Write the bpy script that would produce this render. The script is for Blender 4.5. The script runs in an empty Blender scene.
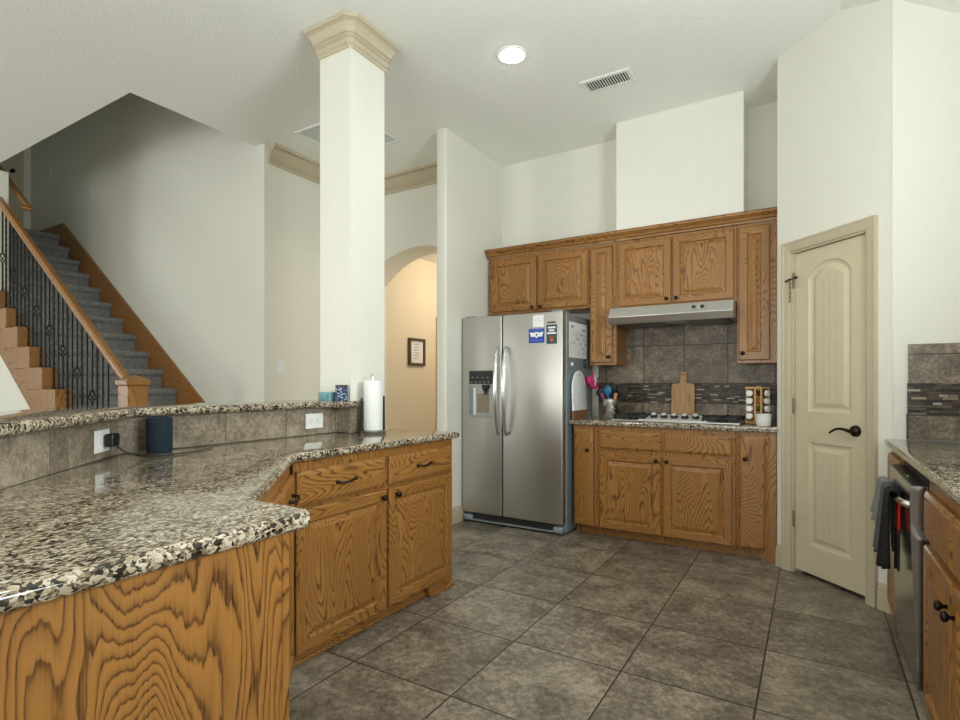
import bpy, bmesh, math, random
from mathutils import Vector, Matrix
random.seed(7)
PI = math.pi
S = bpy.context.scene
C = S.collection

# ------------------------------------------------------------------ camera, world, lights, exposure
YAW = math.atan(332 / 543)
cam_d = bpy.data.cameras.new('camera')
cam_d.sensor_width = 36
cam_d.lens = 543 / 960 * 36
cam_d.shift_y = 24 / 960
cam_d.clip_start = 0.02
cam = bpy.data.objects.new('camera', cam_d)
cam.location = (0, 0, 1.2)
cam.rotation_euler = (PI / 2, 0, YAW)
C.objects.link(cam)
S.camera = cam
S.view_settings.view_transform = 'Standard'
S.view_settings.look = 'None'
S.view_settings.gamma = 1
S.view_settings.use_curve_mapping = False
S.view_settings.exposure = 0.24
S.cycles.diffuse_bounces = 8
S.cycles.max_bounces = 12

world = bpy.data.worlds.new('world')
S.world = world
world.use_nodes = True
world.node_tree.nodes['Background'].inputs[0].default_value = (0.75, 0.88, 1.0, 1)
world.node_tree.nodes['Background'].inputs[1].default_value = 1.2


def area(name, loc, rot, sx, sy, power, col):
    d = bpy.data.lights.new(name, 'AREA')
    d.shape = 'RECTANGLE'
    d.size, d.size_y = sx, sy
    d.energy = power
    d.color = col
    o = bpy.data.objects.new(name, d)
    o.location = loc
    o.rotation_euler = rot
    C.objects.link(o)
    return o


DAY = (0.975, 1.0, 0.965)
# daylight in the window openings: rear wall (two), kitchen window above the right counter, left wall (added)
area('daylight_glass_door', (-3.5, -4.15, 1.25), (PI / 2, 0, 0), 0.5, 1.4, 42, (1.0, 0.95, 0.86))
area('added_left_daylight', (-9.5, -1.9, 1.55), (PI / 2 + 0.6, 0, -PI / 2), 2.6, 2.1, 105, DAY)  # unseen left-wall source, added to brighten the pantry wall and ceiling
area('daylight_breakfast_windows', (-0.7, -4.15, 1.55), (PI / 2 + 0.9, 0, 0), 2.6, 2.1, 92, DAY)
area('daylight_sink_window', (0.94, 1.45, 1.8), (PI / 2 + 0.5, 0, PI / 2), 1.0, 1.2, 60, (0.92, 1.0, 0.98))


def spot(name, loc, power, col=(1.0, 0.93, 0.82), size=150):
    d = bpy.data.lights.new(name, 'SPOT')
    d.energy = power
    d.color = col
    d.spot_size = math.radians(size)
    d.spot_blend = 0.9
    d.shadow_soft_size = 0.07
    o = bpy.data.objects.new(name, d)
    o.location = loc
    C.objects.link(o)
    return o


ZC = 3.36
for i, (x, y) in enumerate([(-1.68, 3.15), (-0.5, 1.6), (-1.68, 0.6), (-0.5, -1.2)]):
    spot('ceiling_spot', (x, y, ZC - 0.012), 30)  # the first serves the visible downlight; the rest are added, unseen, without fixtures


# ------------------------------------------------------------------ material helpers
class NT:
    def __init__(self, name):
        self.m = bpy.data.materials.new(name)
        self.m.use_nodes = True
        self.t = self.m.node_tree
        self.b = self.t.nodes['Principled BSDF']
        self._co = None

    def n(self, typ, **kw):
        nd = self.t.nodes.new(typ)
        for k, v in kw.items():
            setattr(nd, k, v)
        return nd

    def l(self, a, b):
        self.t.links.new(a, b)

    def coord(self):
        if self._co is None:
            self._co = self.n('ShaderNodeTexCoord').outputs['Object']
        return self._co

    def mapping(self, scale=(1, 1, 1), loc=None, vec=None, rot=(0, 0, 0)):
        mp = self.n('ShaderNodeMapping')
        mp.inputs['Scale'].default_value = scale
        mp.inputs['Rotation'].default_value = rot
        if loc is not None:
            mp.inputs['Location'].default_value = loc
        self.l(vec if vec is not None else self.coord(), mp.inputs['Vector'])
        return mp.outputs[0]

    def math(self, op, a, b=None, c=None):
        nd = self.n('ShaderNodeMath', operation=op)
        for i, v in enumerate((a, b, c)):
            if v is None:
                continue
            if isinstance(v, (int, float)):
                nd.inputs[i].default_value = v
            else:
                self.l(v, nd.inputs[i])
        return nd.outputs[0]

    def noise(self, vec, scale=5, detail=3, rough=0.5, dist=0.0):
        nd = self.n('ShaderNodeTexNoise')
        nd.inputs['Scale'].default_value = scale
        nd.inputs['Detail'].default_value = detail
        nd.inputs['Roughness'].default_value = rough
        nd.inputs['Distortion'].default_value = dist
        self.l(vec, nd.inputs['Vector'])
        return nd.outputs['Fac']

    def ramp(self, fac, stops, interp='LINEAR'):
        nd = self.n('ShaderNodeValToRGB')
        nd.color_ramp.interpolation = interp
        e = nd.color_ramp.elements
        while len(e) < len(stops):
            e.new(0.5)
        for el, (p, c) in zip(e, stops):
            el.position = p
            el.color = (c[0], c[1], c[2], 1) if not isinstance(c, (int, float)) else (c, c, c, 1)
        self.l(fac, nd.inputs[0])
        return nd.outputs[0]

    def mix(self, fac, a, b, blend='MIX'):
        nd = self.n('ShaderNodeMix', data_type='RGBA', blend_type=blend)
        for sock, v in ((nd.inputs[0], fac), (nd.inputs[6], a), (nd.inputs[7], b)):
            if isinstance(v, (int, float)):
                sock.default_value = v
            elif isinstance(v, tuple):
                sock.default_value = (v[0], v[1], v[2], 1)
            else:
                self.l(v, sock)
        return nd.outputs[2]

    def bump(self, h, strength=0.2, dist=0.01):
        nd = self.n('ShaderNodeBump')
        nd.inputs['Strength'].default_value = strength
        nd.inputs['Distance'].default_value = dist
        self.l(h, nd.inputs['Height'])
        self.l(nd.outputs[0], self.b.inputs['Normal'])

    def base(self, v):
        if isinstance(v, tuple):
            self.b.inputs['Base Color'].default_value = (v[0], v[1], v[2], 1)
        else:
            self.l(v, self.b.inputs['Base Color'])

    def set(self, **kw):
        for k, v in kw.items():
            self.b.inputs[k.replace('_', ' ')].default_value = v


def srgb(r, g, b):
    f = lambda c: (c / 255 / 12.92) if c / 255 <= 0.04045 else ((c / 255 + 0.055) / 1.055) ** 2.4
    return (f(r), f(g), f(b))


def simple(name, col, rough=0.5, metal=0.0, bump=None, **kw):
    t = NT(name)
    var = t.noise(t.coord(), 18, 2)
    c2 = tuple(min(1, x * 1.06) for x in col)
    c1 = tuple(x * 0.94 for x in col)
    t.base(t.mix(var, c1, c2))
    t.set(Roughness=rough, Metallic=metal)
    for k, v in kw.items():
        t.set(**{k: v})
    if bump:
        t.bump(t.noise(t.coord(), bump[0], 3), bump[1], bump[2])
    return t.m


def oak(name, axis):
    """axis = grain direction in object space (0,1,2)"""
    t = NT(name)
    rnd = t.n('ShaderNodeObjectInfo').outputs['Random']
    cmb = t.n('ShaderNodeCombineXYZ')
    for i, k in enumerate((37.0, 23.0, 51.0)):
        t.l(t.math('MULTIPLY', rnd, k), cmb.inputs[i])
    add = t.n('ShaderNodeVectorMath', operation='ADD')
    t.l(t.coord(), add.inputs[0])
    t.l(cmb.outputs[0], add.inputs[1])
    v = add.outputs[0]

    def sc(across, along):
        s = [across] * 3
        s[axis] = along
        return tuple(s)
    low = t.noise(t.mapping(sc(5.2, 0.95), vec=v), 1.0, 1.5, 0.45, 0.2)
    wig = t.noise(t.mapping(sc(60, 9), vec=v), 1.0, 2, 0.6)
    ph = t.math('ADD', t.math('MULTIPLY', low, 50.0), t.math('MULTIPLY', wig, 1.0))
    fr = t.math('FRACT', ph)
    # sharp dark late wood line then slow fade
    ring = t.ramp(fr, [(0.0, 1.0), (0.1, 0.9), (0.22, 0.42), (0.45, 0.18), (0.82, 0.03), (0.96, 0.3), (1.0, 1.0)])
    fib = t.noise(t.mapping(sc(320, 5.5), vec=v), 1.0, 3, 0.6)
    pore = t.ramp(fib, [(0.36, 1.0), (0.5, 0.0)])
    tone = t.noise(t.mapping(sc(2.2, 0.7), vec=v), 1.0, 2)
    base = t.mix(tone, srgb(146, 97, 45), srgb(176, 126, 65))
    darkf = t.math('MULTIPLY', ring, t.math('ADD', 0.74, t.math('MULTIPLY', pore, 0.26)))
    darkf = t.math('ADD', darkf, t.math('MULTIPLY', pore, 0.12))
    t.base(t.mix(darkf, base, srgb(66, 36, 13)))
    t.set(Roughness=0.36, Specular_IOR_Level=0.45, Coat_Weight=0.15, Coat_Roughness=0.2)
    t.bump(t.math('SUBTRACT', 1.0, darkf), 0.12, 0.002)
    return t.m


OAKX, OAKY, OAKZ = oak('oak_grain_x', 0), oak('oak_grain_y', 1), oak('oak_grain_z', 2)


def granite():
    t = NT('granite')
    v0 = t.coord()
    w = t.noise(t.mapping((30, 30, 30)), 1, 2)
    dn = t.n('ShaderNodeTexNoise')
    dn.inputs['Scale'].default_value = 60
    t.l(v0, dn.inputs['Vector'])
    off = t.n('ShaderNodeVectorMath', operation='SCALE')
    t.l(dn.outputs['Color'], off.inputs[0])
    off.inputs['Scale'].default_value = 0.014
    add = t.n('ShaderNodeVectorMath', operation='ADD')
    t.l(v0, add.inputs[0])
    t.l(off.outputs[0], add.inputs[1])
    v = t.mapping((1.35, 0.8, 1.0), vec=add.outputs[0])
    vo = t.n('ShaderNodeTexVoronoi')
    vo.inputs['Scale'].default_value = 150
    t.l(v, vo.inputs['Vector'])
    sep = t.n('ShaderNodeSeparateColor')
    t.l(vo.outputs['Color'], sep.inputs[0])
    big = t.noise(t.mapping((22, 13, 18)), 1, 4, 0.65)
    sel = t.math('ADD', t.math('MULTIPLY', sep.outputs[0], 0.75), t.math('MULTIPLY', t.math('SUBTRACT', big, 0.57), 1.0))
    col = t.ramp(sel, [(0.0, srgb(34, 30, 27)), (0.13, srgb(58, 50, 42)), (0.2, srgb(112, 99, 80)),
                       (0.3, srgb(148, 133, 112)), (0.42, srgb(168, 155, 134)), (0.58, srgb(188, 178, 158)), (0.8, srgb(206, 199, 183))], 'LINEAR')
    v2 = t.n('ShaderNodeTexVoronoi')
    v2.inputs['Scale'].default_value = 260
    t.l(v, v2.inputs['Vector'])
    s2 = t.n('ShaderNodeSeparateColor')
    t.l(v2.outputs['Color'], s2.inputs[0])
    fl = t.math('GREATER_THAN', s2.outputs[1], 0.86)
    col = t.mix(t.math('MULTIPLY', fl, 0.75), col, srgb(48, 42, 38))
    t.base(col)
    t.set(Roughness=0.055, Specular_IOR_Level=0.6)
    return t.m


GRANITE = granite()


def grid(t, axes, offs, sp, gw):
    """returns (grout factor, random per tile) in object space"""
    sep = t.n('ShaderNodeSeparateXYZ')
    t.l(t.coord(), sep.inputs[0])
    gs, ids = [], []
    for a, o, s in zip(axes, offs, sp):
        u = t.math('DIVIDE', t.math('SUBTRACT', a if not isinstance(a, int) else sep.outputs[a], o), s)
        ids.append(t.math('FLOOR', u))
        f = t.math('FRACT', u)
        d = t.math('MINIMUM', f, t.math('SUBTRACT', 1.0, f))
        gs.append(t.math('LESS_THAN', d, gw / s / 2))
    g = t.math('MAXIMUM', gs[0], gs[1])
    wn = t.n('ShaderNodeTexWhiteNoise', noise_dimensions='2D')
    cb = t.n('ShaderNodeCombineXYZ')
    t.l(ids[0], cb.inputs[0])
    t.l(ids[1], cb.inputs[1])
    t.l(cb.outputs[0], wn.inputs['Vector'])
    return g, wn.outputs['Value']


def tile_mat(name, axes, offs, sp, gw, dark, mid, light, grout, rough, scale=1.0, diag=False):
    t = NT(name)
    if diag:
        sep = t.n('ShaderNodeSeparateXYZ')
        t.l(t.coord(), sep.inputs[0])
        al = t.math('MULTIPLY', t.math('SUBTRACT', sep.outputs[0], sep.outputs[1]), 0.7071)
        axes = (al, 2)
    g, rv = grid(t, axes, offs, sp, gw)
    cb = t.n('ShaderNodeCombineXYZ')
    for i in range(3):
        t.l(t.math('MULTIPLY', rv, 17.0 + 9 * i), cb.inputs[i])
    add = t.n('ShaderNodeVectorMath', operation='ADD')
    t.l(t.coord(), add.inputs[0])
    t.l(cb.outputs[0], add.inputs[1])
    v = add.outputs[0]
    n1 = t.noise(v, 5 * scale, 5, 0.62, 0.4)
    n2 = t.noise(v, 34 * scale, 4, 0.7, 0.2)
    n3 = t.noise(v, 120 * scale, 2, 0.6)
    f = t.math('ADD', t.math('MULTIPLY', n1, 0.42), t.math('ADD', t.math('MULTIPLY', n2, 0.4), t.math('MULTIPLY', n3, 0.18)))
    f = t.math('ADD', f, t.math('MULTIPLY', t.math('SUBTRACT', rv, 0.5), 0.05))
    col = t.ramp(f, [(0.4, dark), (0.5, mid), (0.61, light)])
    t.base(t.mix(g, col, grout))
    t.set(Roughness=rough, Specular_IOR_Level=0.4)
    t.bump(t.math('SUBTRACT', t.math('MULTIPLY', f, 0.5), g), 0.25, 0.002)
    return t.m


TD, TM, TL, TG = srgb(82, 74, 63), srgb(118, 108, 94), srgb(158, 148, 132), srgb(62, 55, 47)
FLOOR = tile_mat('floor_tile', (0, 1), (-0.178, 2.242), (0.5035, 0.521), 0.007, srgb(86, 79, 69), srgb(120, 111, 98), srgb(158, 148, 133), srgb(52, 47, 41), 0.32)
BD, BM, BL = srgb(72, 62, 51), srgb(108, 95, 79), srgb(150, 135, 114)
BACK_UP = tile_mat('backsplash_tile_upper', (0, 2), (-0.571, 1.205), (0.331, 0.318), 0.008, BD, BM, BL, srgb(44, 39, 34), 0.4, 1.8)
BACK_LO = tile_mat('backsplash_tile_lower', (0, 2), (-0.571, 1.042), (0.331, 0.331), 0.008, BD, BM, BL, srgb(44, 39, 34), 0.4, 1.8)
RET_UP = tile_mat('return_tile_upper', (0, 2), (0.3, 1.352), (0.331, 0.2), 0.006, BD, BM, BL, srgb(44, 39, 34), 0.4, 1.8)
BAR_TILE = tile_mat('bar_tile', (1, 2), (1.6, 0.6), (0.355, 0.6), 0.005, srgb(98, 88, 75), srgb(134, 122, 106), srgb(172, 160, 142), srgb(92, 82, 70), 0.4, 1.6)
BAR_TILE_D = tile_mat('bar_tile_diagonal', (0, 2), (-1.982, 0.6), (0.45, 0.6), 0.005, srgb(98, 88, 75), srgb(134, 122, 106), srgb(172, 160, 142), srgb(92, 82, 70), 0.4, 1.6, diag=True)


def mosaic():
    t = NT('mosaic_strip')
    br = t.n('ShaderNodeTexBrick')
    sw = t.n('ShaderNodeSeparateXYZ')
    t.l(t.coord(), sw.inputs[0])
    cb = t.n('ShaderNodeCombineXYZ')
    t.l(sw.outputs[0], cb.inputs[0])
    t.l(sw.outputs[2], cb.inputs[1])
    t.l(cb.outputs[0], br.inputs['Vector'])
    br.inputs['Scale'].default_value = 1
    br.inputs['Brick Width'].default_value = 0.062
    br.inputs['Row Height'].default_value = 0.0135
    br.inputs['Mortar Size'].default_value = 0.0011
    br.offset = 0.37
    br.squash = 0.6
    br.squash_frequency = 3
    br.inputs['Color1'].default_value = (0, 0, 0, 1)
    br.inputs['Color2'].default_value = (1, 1, 1, 1)
    br.inputs['Mortar'].default_value = (0.02, 0.02, 0.02, 1)
    col = t.ramp(br.outputs['Color'], [(0.0, srgb(30, 26, 22)), (0.3, srgb(58, 45, 34)), (0.5, srgb(82, 68, 53)), (0.68, srgb(60, 54, 45)), (0.9, srgb(98, 85, 69)), (0.985, srgb(158, 148, 130))])
    t.base(col)
    t.set(Roughness=0.4, Specular_IOR_Level=0.3)
    return t.m


MOSAIC = mosaic()


def paint(name, col, bump=0.3, sc=95, rough=0.75):
    t = NT(name)
    n = t.noise(t.coord(), sc, 3, 0.55)
    t.base(t.mix(t.noise(t.coord(), 1.3, 2), tuple(c * 0.985 for c in col), tuple(min(1, c * 1.01) for c in col)))
    t.set(Roughness=rough, Specular_IOR_Level=0.25)
    t.bump(n, bump, 0.006)
    return t.m


WALL = paint('wall_paint_cream', srgb(227, 226, 217))
CEIL = paint('ceiling_paint', srgb(242, 243, 238), 0.5, 60)
TRIMP = simple('trim_paint_beige', srgb(192, 181, 157), 0.4)
DOORP = simple('door_paint_beige', srgb(203, 194, 167), 0.38)
HALLP = paint('hall_paint', srgb(226, 216, 196))


def steel(name, col=(0.55, 0.54, 0.52), rough=0.36, axis=2):
    t = NT(name)
    s = [400, 400, 400]
    s[axis] = 3
    n = t.noise(t.mapping(tuple(s)), 1, 2)
    t.base(t.mix(n, tuple(c * 0.94 for c in col), col))
    t.set(Metallic=1.0, Roughness=rough)
    t.bump(n, 0.025, 0.0006)
    return t.m


STEEL = steel('brushed_steel')
STEELX = steel('brushed_steel_horizontal', axis=0)
CHROME = simple('polished_steel', (0.75, 0.75, 0.74), 0.12, 1.0)
GREYMETAL = simple('fridge_side_grey', srgb(136, 148, 154), 0.3, 0.25)
BLACK = simple('black_plastic', (0.012, 0.012, 0.013), 0.3)
MATTEBLACK = simple('matte_black', (0.012, 0.011, 0.011), 0.6)
BRONZE = simple('dark_bronze', (0.022, 0.016, 0.013), 0.3, 0.7)
IRON = simple('wrought_iron', (0.014, 0.013, 0.013), 0.45, 0.5)
WHITE = simple('white_plastic', (0.82, 0.83, 0.82), 0.35)
PAPER = simple('paper_white', (0.80, 0.81, 0.82), 0.8)
INK = simple('grey_ink', (0.22, 0.23, 0.25), 0.8)
DARKINK = simple('dark_ink', (0.05, 0.05, 0.06), 0.8)


def carpet():
    t = NT('grey_carpet')
    n = t.noise(t.coord(), 260, 3, 0.7)
    n2 = t.noise(t.coord(), 40, 2)
    f = t.math('ADD', t.math('MULTIPLY', n, 0.75), t.math('MULTIPLY', n2, 0.25))
    t.base(t.ramp(f, [(0.34, srgb(82, 82, 83)), (0.5, srgb(130, 130, 129)), (0.66, srgb(176, 173, 168))]))
    t.set(Roughness=0.95, Specular_IOR_Level=0.1)
    t.bump(n, 0.6, 0.01)
    return t.m


CARPET = carpet()


def cloth(name, c1, c2, sc=240):
    t = NT(name)
    n = t.noise(t.coord(), sc, 3, 0.7)
    t.base(t.mix(t.ramp(n, [(0.35, 0.0), (0.65, 1.0)]), c1, c2))
    t.set(Roughness=0.95, Specular_IOR_Level=0.1)
    t.bump(n, 0.5, 0.006)
    return t.m


def emit(name, col, st):
    t = NT(name)
    t.base(col)
    t.b.inputs['Emission Color'].default_value = (col[0], col[1], col[2], 1)
    t.b.inputs['Emission Strength'].default_value = st
    return t.m


# ------------------------------------------------------------------ geometry helpers
class MB:
    def __init__(self):
        self.b = bmesh.new()
        self.mi = 0

    def _tag(self, n0):
        self.b.faces.ensure_lookup_table()
        for f in self.b.faces[n0:]:
            f.material_index = self.mi

    def box(self, x0, x1, y0, y1, z0, z1, bev=0.0, seg=2):
        n0 = len(self.b.faces)
        vs = [self.b.verts.new(p) for p in ((x0, y0, z0), (x1, y0, z0), (x1, y1, z0), (x0, y1, z0), (x0, y0, z1), (x1, y0, z1), (x1, y1, z1), (x0, y1, z1))]
        fs = [self.b.faces.new([vs[i] for i in q]) for q in ((3, 2, 1, 0), (4, 5, 6, 7), (0, 1, 5, 4), (1, 2, 6, 5), (2, 3, 7, 6), (3, 0, 4, 7))]
        if bev > 0:
            es = list({e for f in fs for e in f.edges})
            bmesh.ops.bevel(self.b, geom=es, offset=bev, segments=seg, affect='EDGES', profile=0.5, clamp_overlap=True)
        self._tag(n0)
        return self

    def prism(self, poly, z0, z1, axis=2, bev=0.0, seg=3, top_only=False):
        """poly in the two other axes; extruded along axis (2: xy->z, 1: xz->y, 0: yz->x)"""
        n0 = len(self.b.faces)

        def P(p, h):
            return (p[0], p[1], h) if axis == 2 else ((p[0], h, p[1]) if axis == 1 else (h, p[0], p[1]))
        lo = [self.b.verts.new(P(p, z0)) for p in poly]
        hi = [self.b.verts.new(P(p, z1)) for p in poly]
        k = len(poly)
        f1 = self.b.faces.new(lo[::-1])
        f2 = self.b.faces.new(hi)
        fs = [f1, f2] + [self.b.faces.new((lo[i], lo[(i + 1) % k], hi[(i + 1) % k], hi[i])) for i in range(k)]
        bmesh.ops.recalc_face_normals(self.b, faces=fs)
        if bev > 0:
            es = list(f2.edges) + ([] if top_only else list(f1.edges))
            bmesh.ops.bevel(self.b, geom=es, offset=bev, segments=seg, affect='EDGES', profile=0.5, clamp_overlap=True)
        self._tag(n0)
        return self

    def ring(self, rings, close=False, cap0=True, cap1=True, mats=None):
        """bridge a list of equal-length vertex rings"""
        n0 = len(self.b.faces)
        R = [[self.b.verts.new(p) for p in r] for r in rings]
        k = len(R[0])
        for a, c in zip(R[:-1], R[1:]):
            for i in range(k):
                self.b.faces.new((a[i], a[(i + 1) % k], c[(i + 1) % k], c[i]))
        if cap0:
            self.b.faces.new(R[0][::-1])
        if cap1:
            self.b.faces.new(R[-1])
        self._tag(n0)
        return self

    def strip(self, rings):
        """open polylines bridged to a sheet"""
        n0 = len(self.b.faces)
        R = [[self.b.verts.new(p) for p in r] for r in rings]
        for a, c in zip(R[:-1], R[1:]):
            for i in range(len(a) - 1):
                self.b.faces.new((a[i], a[i + 1], c[i + 1], c[i]))
        self._tag(n0)
        return self

    def tube(self, pts, r, n=8, twist=0.0, sq=False):
        pts = [Vector(p) for p in pts]
        rr = r if isinstance(r, (list, tuple)) else [r] * len(pts)
        if sq:
            n = 4
        rings = []
        up = None
        for i, p in enumerate(pts):
            d = (pts[min(i + 1, len(pts) - 1)] - pts[max(i - 1, 0)]).normalized()
            if up is None:
                up = Vector((0, 0, 1)) if abs(d.z) < 0.9 else Vector((1, 0, 0))
            s = d.cross(up).normalized()
            u = s.cross(d).normalized()
            up = u
            rings.append([p + (s * math.cos(2 * PI * j / n + twist * i + (PI / 4 if sq else 0)) + u * math.sin(2 * PI * j / n + twist * i + (PI / 4 if sq else 0))) * rr[i] for j in range(n)])
        return self.ring(rings)

    def lathe(self, prof, c=(0, 0, 0), n=28, axis='z', cap0=True, cap1=True):
        rings = []
        for r, h in prof:
            ring = []
            for j in range(n):
                a = 2 * PI * j / n
                if axis == 'z':
                    q = (c[0] + r * math.cos(a), c[1] + r * math.sin(a), c[2] + h)
                elif axis == 'y':
                    q = (c[0] + r * math.cos(a), c[1] - h, c[2] + r * math.sin(a))
                else:
                    q = (c[0] + h, c[1] + r * math.cos(a), c[2] + r * math.sin(a))
                ring.append(q)
            rings.append(ring)
        return self.ring(rings, cap0=cap0, cap1=cap1)

    def sweep(self, prof, path, closed=False):
        """profile (outward offset, z) swept along an xy path of (x,y) with mitres; outward = to the right of travel"""
        k = len(path)
        rings = []
        for i in range(k):
            p = Vector(path[i])
            if closed:
                a, c = Vector(path[i - 1]), Vector(path[(i + 1) % k])
            else:
                a = Vector(path[i - 1]) if i else None
                c = Vector(path[i + 1]) if i < k - 1 else None
            d1 = (p - a).normalized() if a is not None else (c - p).normalized()
            d2 = (c - p).normalized() if c is not None else d1
            n1, n2 = Vector((d1.y, -d1.x)), Vector((d2.y, -d2.x))
            m = (n1 + n2).normalized()
            m = m / max(0.3, m.dot(n1))
            rings.append([(p.x + m.x * o, p.y + m.y * o, z) for o, z in prof])
        if closed:
            rings.append(rings[0])
        return self.ring(rings, cap0=not closed, cap1=not closed)

    def xf(self, M):
        self.b.transform(M)
        return self


def obj(name, mb, mat, parent=None, smooth=False, bevel=None):
    bm = mb.b if isinstance(mb, MB) else mb
    bmesh.ops.remove_doubles(bm, verts=bm.verts, dist=1e-6)
    bmesh.ops.recalc_face_normals(bm, faces=bm.faces)
    me = bpy.data.meshes.new(name)
    bm.to_mesh(me)
    bm.free()
    for m in (mat if isinstance(mat, (list, tuple)) else [mat]):
        me.materials.append(m)
    o = bpy.data.objects.new(name, me)
    C.objects.link(o)
    if parent is not None:
        o.parent = parent
    if smooth:
        for p in me.polygons:
            p.use_smooth = True
        if smooth != 'all':
            try:
                me.set_sharp_from_angle(angle=math.radians(38))
            except Exception:
                pass
    return o


def tag(o, label=None, cat=None, group=None, kind=None):
    if label:
        o['label'] = label
    if cat:
        o['category'] = cat
    if group:
        o['group'] = group
    if kind:
        o['kind'] = kind
    return o


def thing(name, label, cat, loc=(0, 0, 0), rz=0.0, group=None):
    o = bpy.data.objects.new(name, None)
    o.empty_display_size = 0.05
    C.objects.link(o)
    o.location = loc
    o.rotation_euler = (0, 0, rz)
    return tag(o, label, cat, group)


def frame_mesh(x0, x1, y0, y1, w, z0, z1, ax='z'):
    """a picture-frame ring of width w between two heights; ax 'y' stands it up facing -y"""
    m = MB()
    L = lambda i, h: [(x0 + i, y0 + i, h), (x1 - i, y0 + i, h), (x1 - i, y1 - i, h), (x0 + i, y1 - i, h)]
    b = 0.003
    rings = [L(0, z1), L(0, z0 + b), L(b, z0), L(w - b, z0), L(w, z0 + b), L(w, z1), L(0, z1)]
    m.ring(rings, cap0=False, cap1=False)
    if ax == 'y':
        m.xf(Matrix(((1, 0, 0, 0), (0, 0, 1, 0), (0, 1, 0, 0), (0, 0, 0, 1))))
    return m


def copy_tree(o, parent=None):
    c = o.copy()
    C.objects.link(c)
    if parent is not None:
        c.parent = parent
    for ch in list(o.children):
        copy_tree(ch, c)
    return c


def struct(name, mb, mat, parent=None, smooth=False):
    o = obj(name, mb, mat, parent, smooth)
    if parent is None:
        o['kind'] = 'structure'
    return o


# ------------------------------------------------------------------ room shell
YB = 4.725          # kitchen back wall
XL = -2.63          # wall beside the fridge
struct('floor', MB().box(-9.6, 1.1, -4.3, 7.1, -0.1, 0), FLOOR)
cm = MB()
cm.box(-9.6, -4.31, -4.3, 2.08, ZC, ZC + 0.25)
cm.box(-4.31, 0.14, -4.3, 4.85, ZC, ZC + 0.25)
cm.prism([(0.14, ZC), (1.1, ZC - 0.63), (1.1, ZC - 0.38), (0.14, ZC + 0.25)], -4.3, 4.85, axis=1)
struct('ceiling', cm, CEIL)
struct('wall_kitchen_back', MB().box(XL - 0.1, 1.1, YB, YB + 0.12, 0, ZC), WALL)
struct('wall_fridge_side', MB().prism([(XL - 0.1, 3.76), (XL - 0.085, 3.75), (XL - 0.015, 3.75), (XL, 3.765), (XL, YB), (XL - 0.1, YB)], 0, ZC), WALL, smooth=True)
# pantry: return beside the cabinets, diagonal door wall (with its opening), return behind the right counter
dm = MB()
r2 = math.sqrt(0.5)


def dpt(s, n):  # along the diagonal wall, n = distance behind its face
    return (-0.196 + s * r2 + n * r2, 4.1 - s * r2 + n * r2)


DS0, DS1, DH = 0.118, 0.645, 2.05


def dwall(s0, s1, z0, z1):
    dm.prism([dpt(s0, 0), dpt(s1, 0), dpt(s1, 0.1), dpt(s0, 0.1)], z0, z1)


dwall(0, DS0, 0, ZC)
dwall(DS1, 0.775, 0, ZC)
dwall(DS0, DS1, DH, ZC)
struct('wall_pantry_diagonal', dm, WALL)
struct('wall_pantry_left', MB().box(-0.196, -0.1, 4.1, YB + 0.1, 0, ZC), WALL)
cx, cyy = dpt(0.775, 0)
struct('wall_pantry_right', MB().prism([(cx, cyy), (cx + 0.006, cyy - 0.008), (cx + 0.014, 3.55), (1.1, 3.55), (1.1, 3.66), (cx + 0.02, 3.66)], 0, ZC), WALL, smooth=True)
wm = MB()
wm.box(0.975, 1.1, -4.3, 3.55, 0, 1.12)
wm.box(0.975, 1.1, -4.3, 3.55, 2.38, ZC)
wm.box(0.975, 1.1, -4.3, 0.92, 1.12, 2.38)
wm.box(0.975, 1.1, 1.98, 3.55, 1.12, 2.38).box(0.975, 1.1, 3.55, YB, 0, ZC)
struct('wall_right', wm, WALL)
wm = MB()
wm.box(-9.6, 1.1, -4.3, -4.2, 0, 0.45)
wm.box(-9.6, 1.1, -4.3, -4.2, 2.65, ZC)
for a, b in ((-9.6, -3.95), (-3.05, -2.05), (0.65, 1.1)):
    wm.box(a, b, -4.3, -4.2, 0.45, 2.65)
struct('wall_rear', wm, WALL)
for i, (a, b) in enumerate(((-3.95, -3.05), (-2.05, 0.65))):
    w = MB()
    w.box(a, b, -4.27, -4.22, 0.45, 0.5).box(a, b, -4.27, -4.22, 2.6, 2.65)
    n = 1 if i == 0 else 3
    for k in range(n + 1):
        xx = a + 0.025 + (b - a - 0.05) * k / n
        w.box(xx - 0.025, xx + 0.025, -4.27, -4.22, 0.5, 2.6)
    struct('window_%d' % (i + 1), w, WHITE)
w = MB()
w.box(1.02, 1.06, 0.92, 1.98, 1.12, 1.17).box(1.02, 1.06, 0.92, 1.98, 2.33, 2.38)
for yy in (0.92, 1.425, 1.93):
    w.box(1.02, 1.06, yy, yy + 0.05, 1.17, 2.33)
struct('window_3', w, WHITE)
wm = MB().box(-9.7, -9.6, -4.3, -3.2, 0, ZC).box(-9.7, -9.6, -0.55, 2.2, 0, ZC).box(-9.7, -9.6, -3.2, -0.55, 0, 0.45).box(-9.7, -9.6, -3.2, -0.55, 2.65, ZC)
struct('wall_left', wm, WALL)
w = MB().box(-9.67, -9.63, -3.2, -0.55, 0.45, 0.5).box(-9.67, -9.63, -3.2, -0.55, 2.6, 2.65)
for k in range(5):
    yy = -3.175 + 2.6 * k / 4
    w.box(-9.67, -9.63, yy - 0.025, yy + 0.025, 0.5, 2.6)
struct('window_4', w, WHITE)  # unseen window, added to go with the extra light on the left
# stair side
YS, YF = 2.12, 3.15   # under-stair wall plane, far stair wall


def xk(k):
    return -5.56 - 0.267 * k


def zk(k):
    return 1.158 + 0.195 * k


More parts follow.
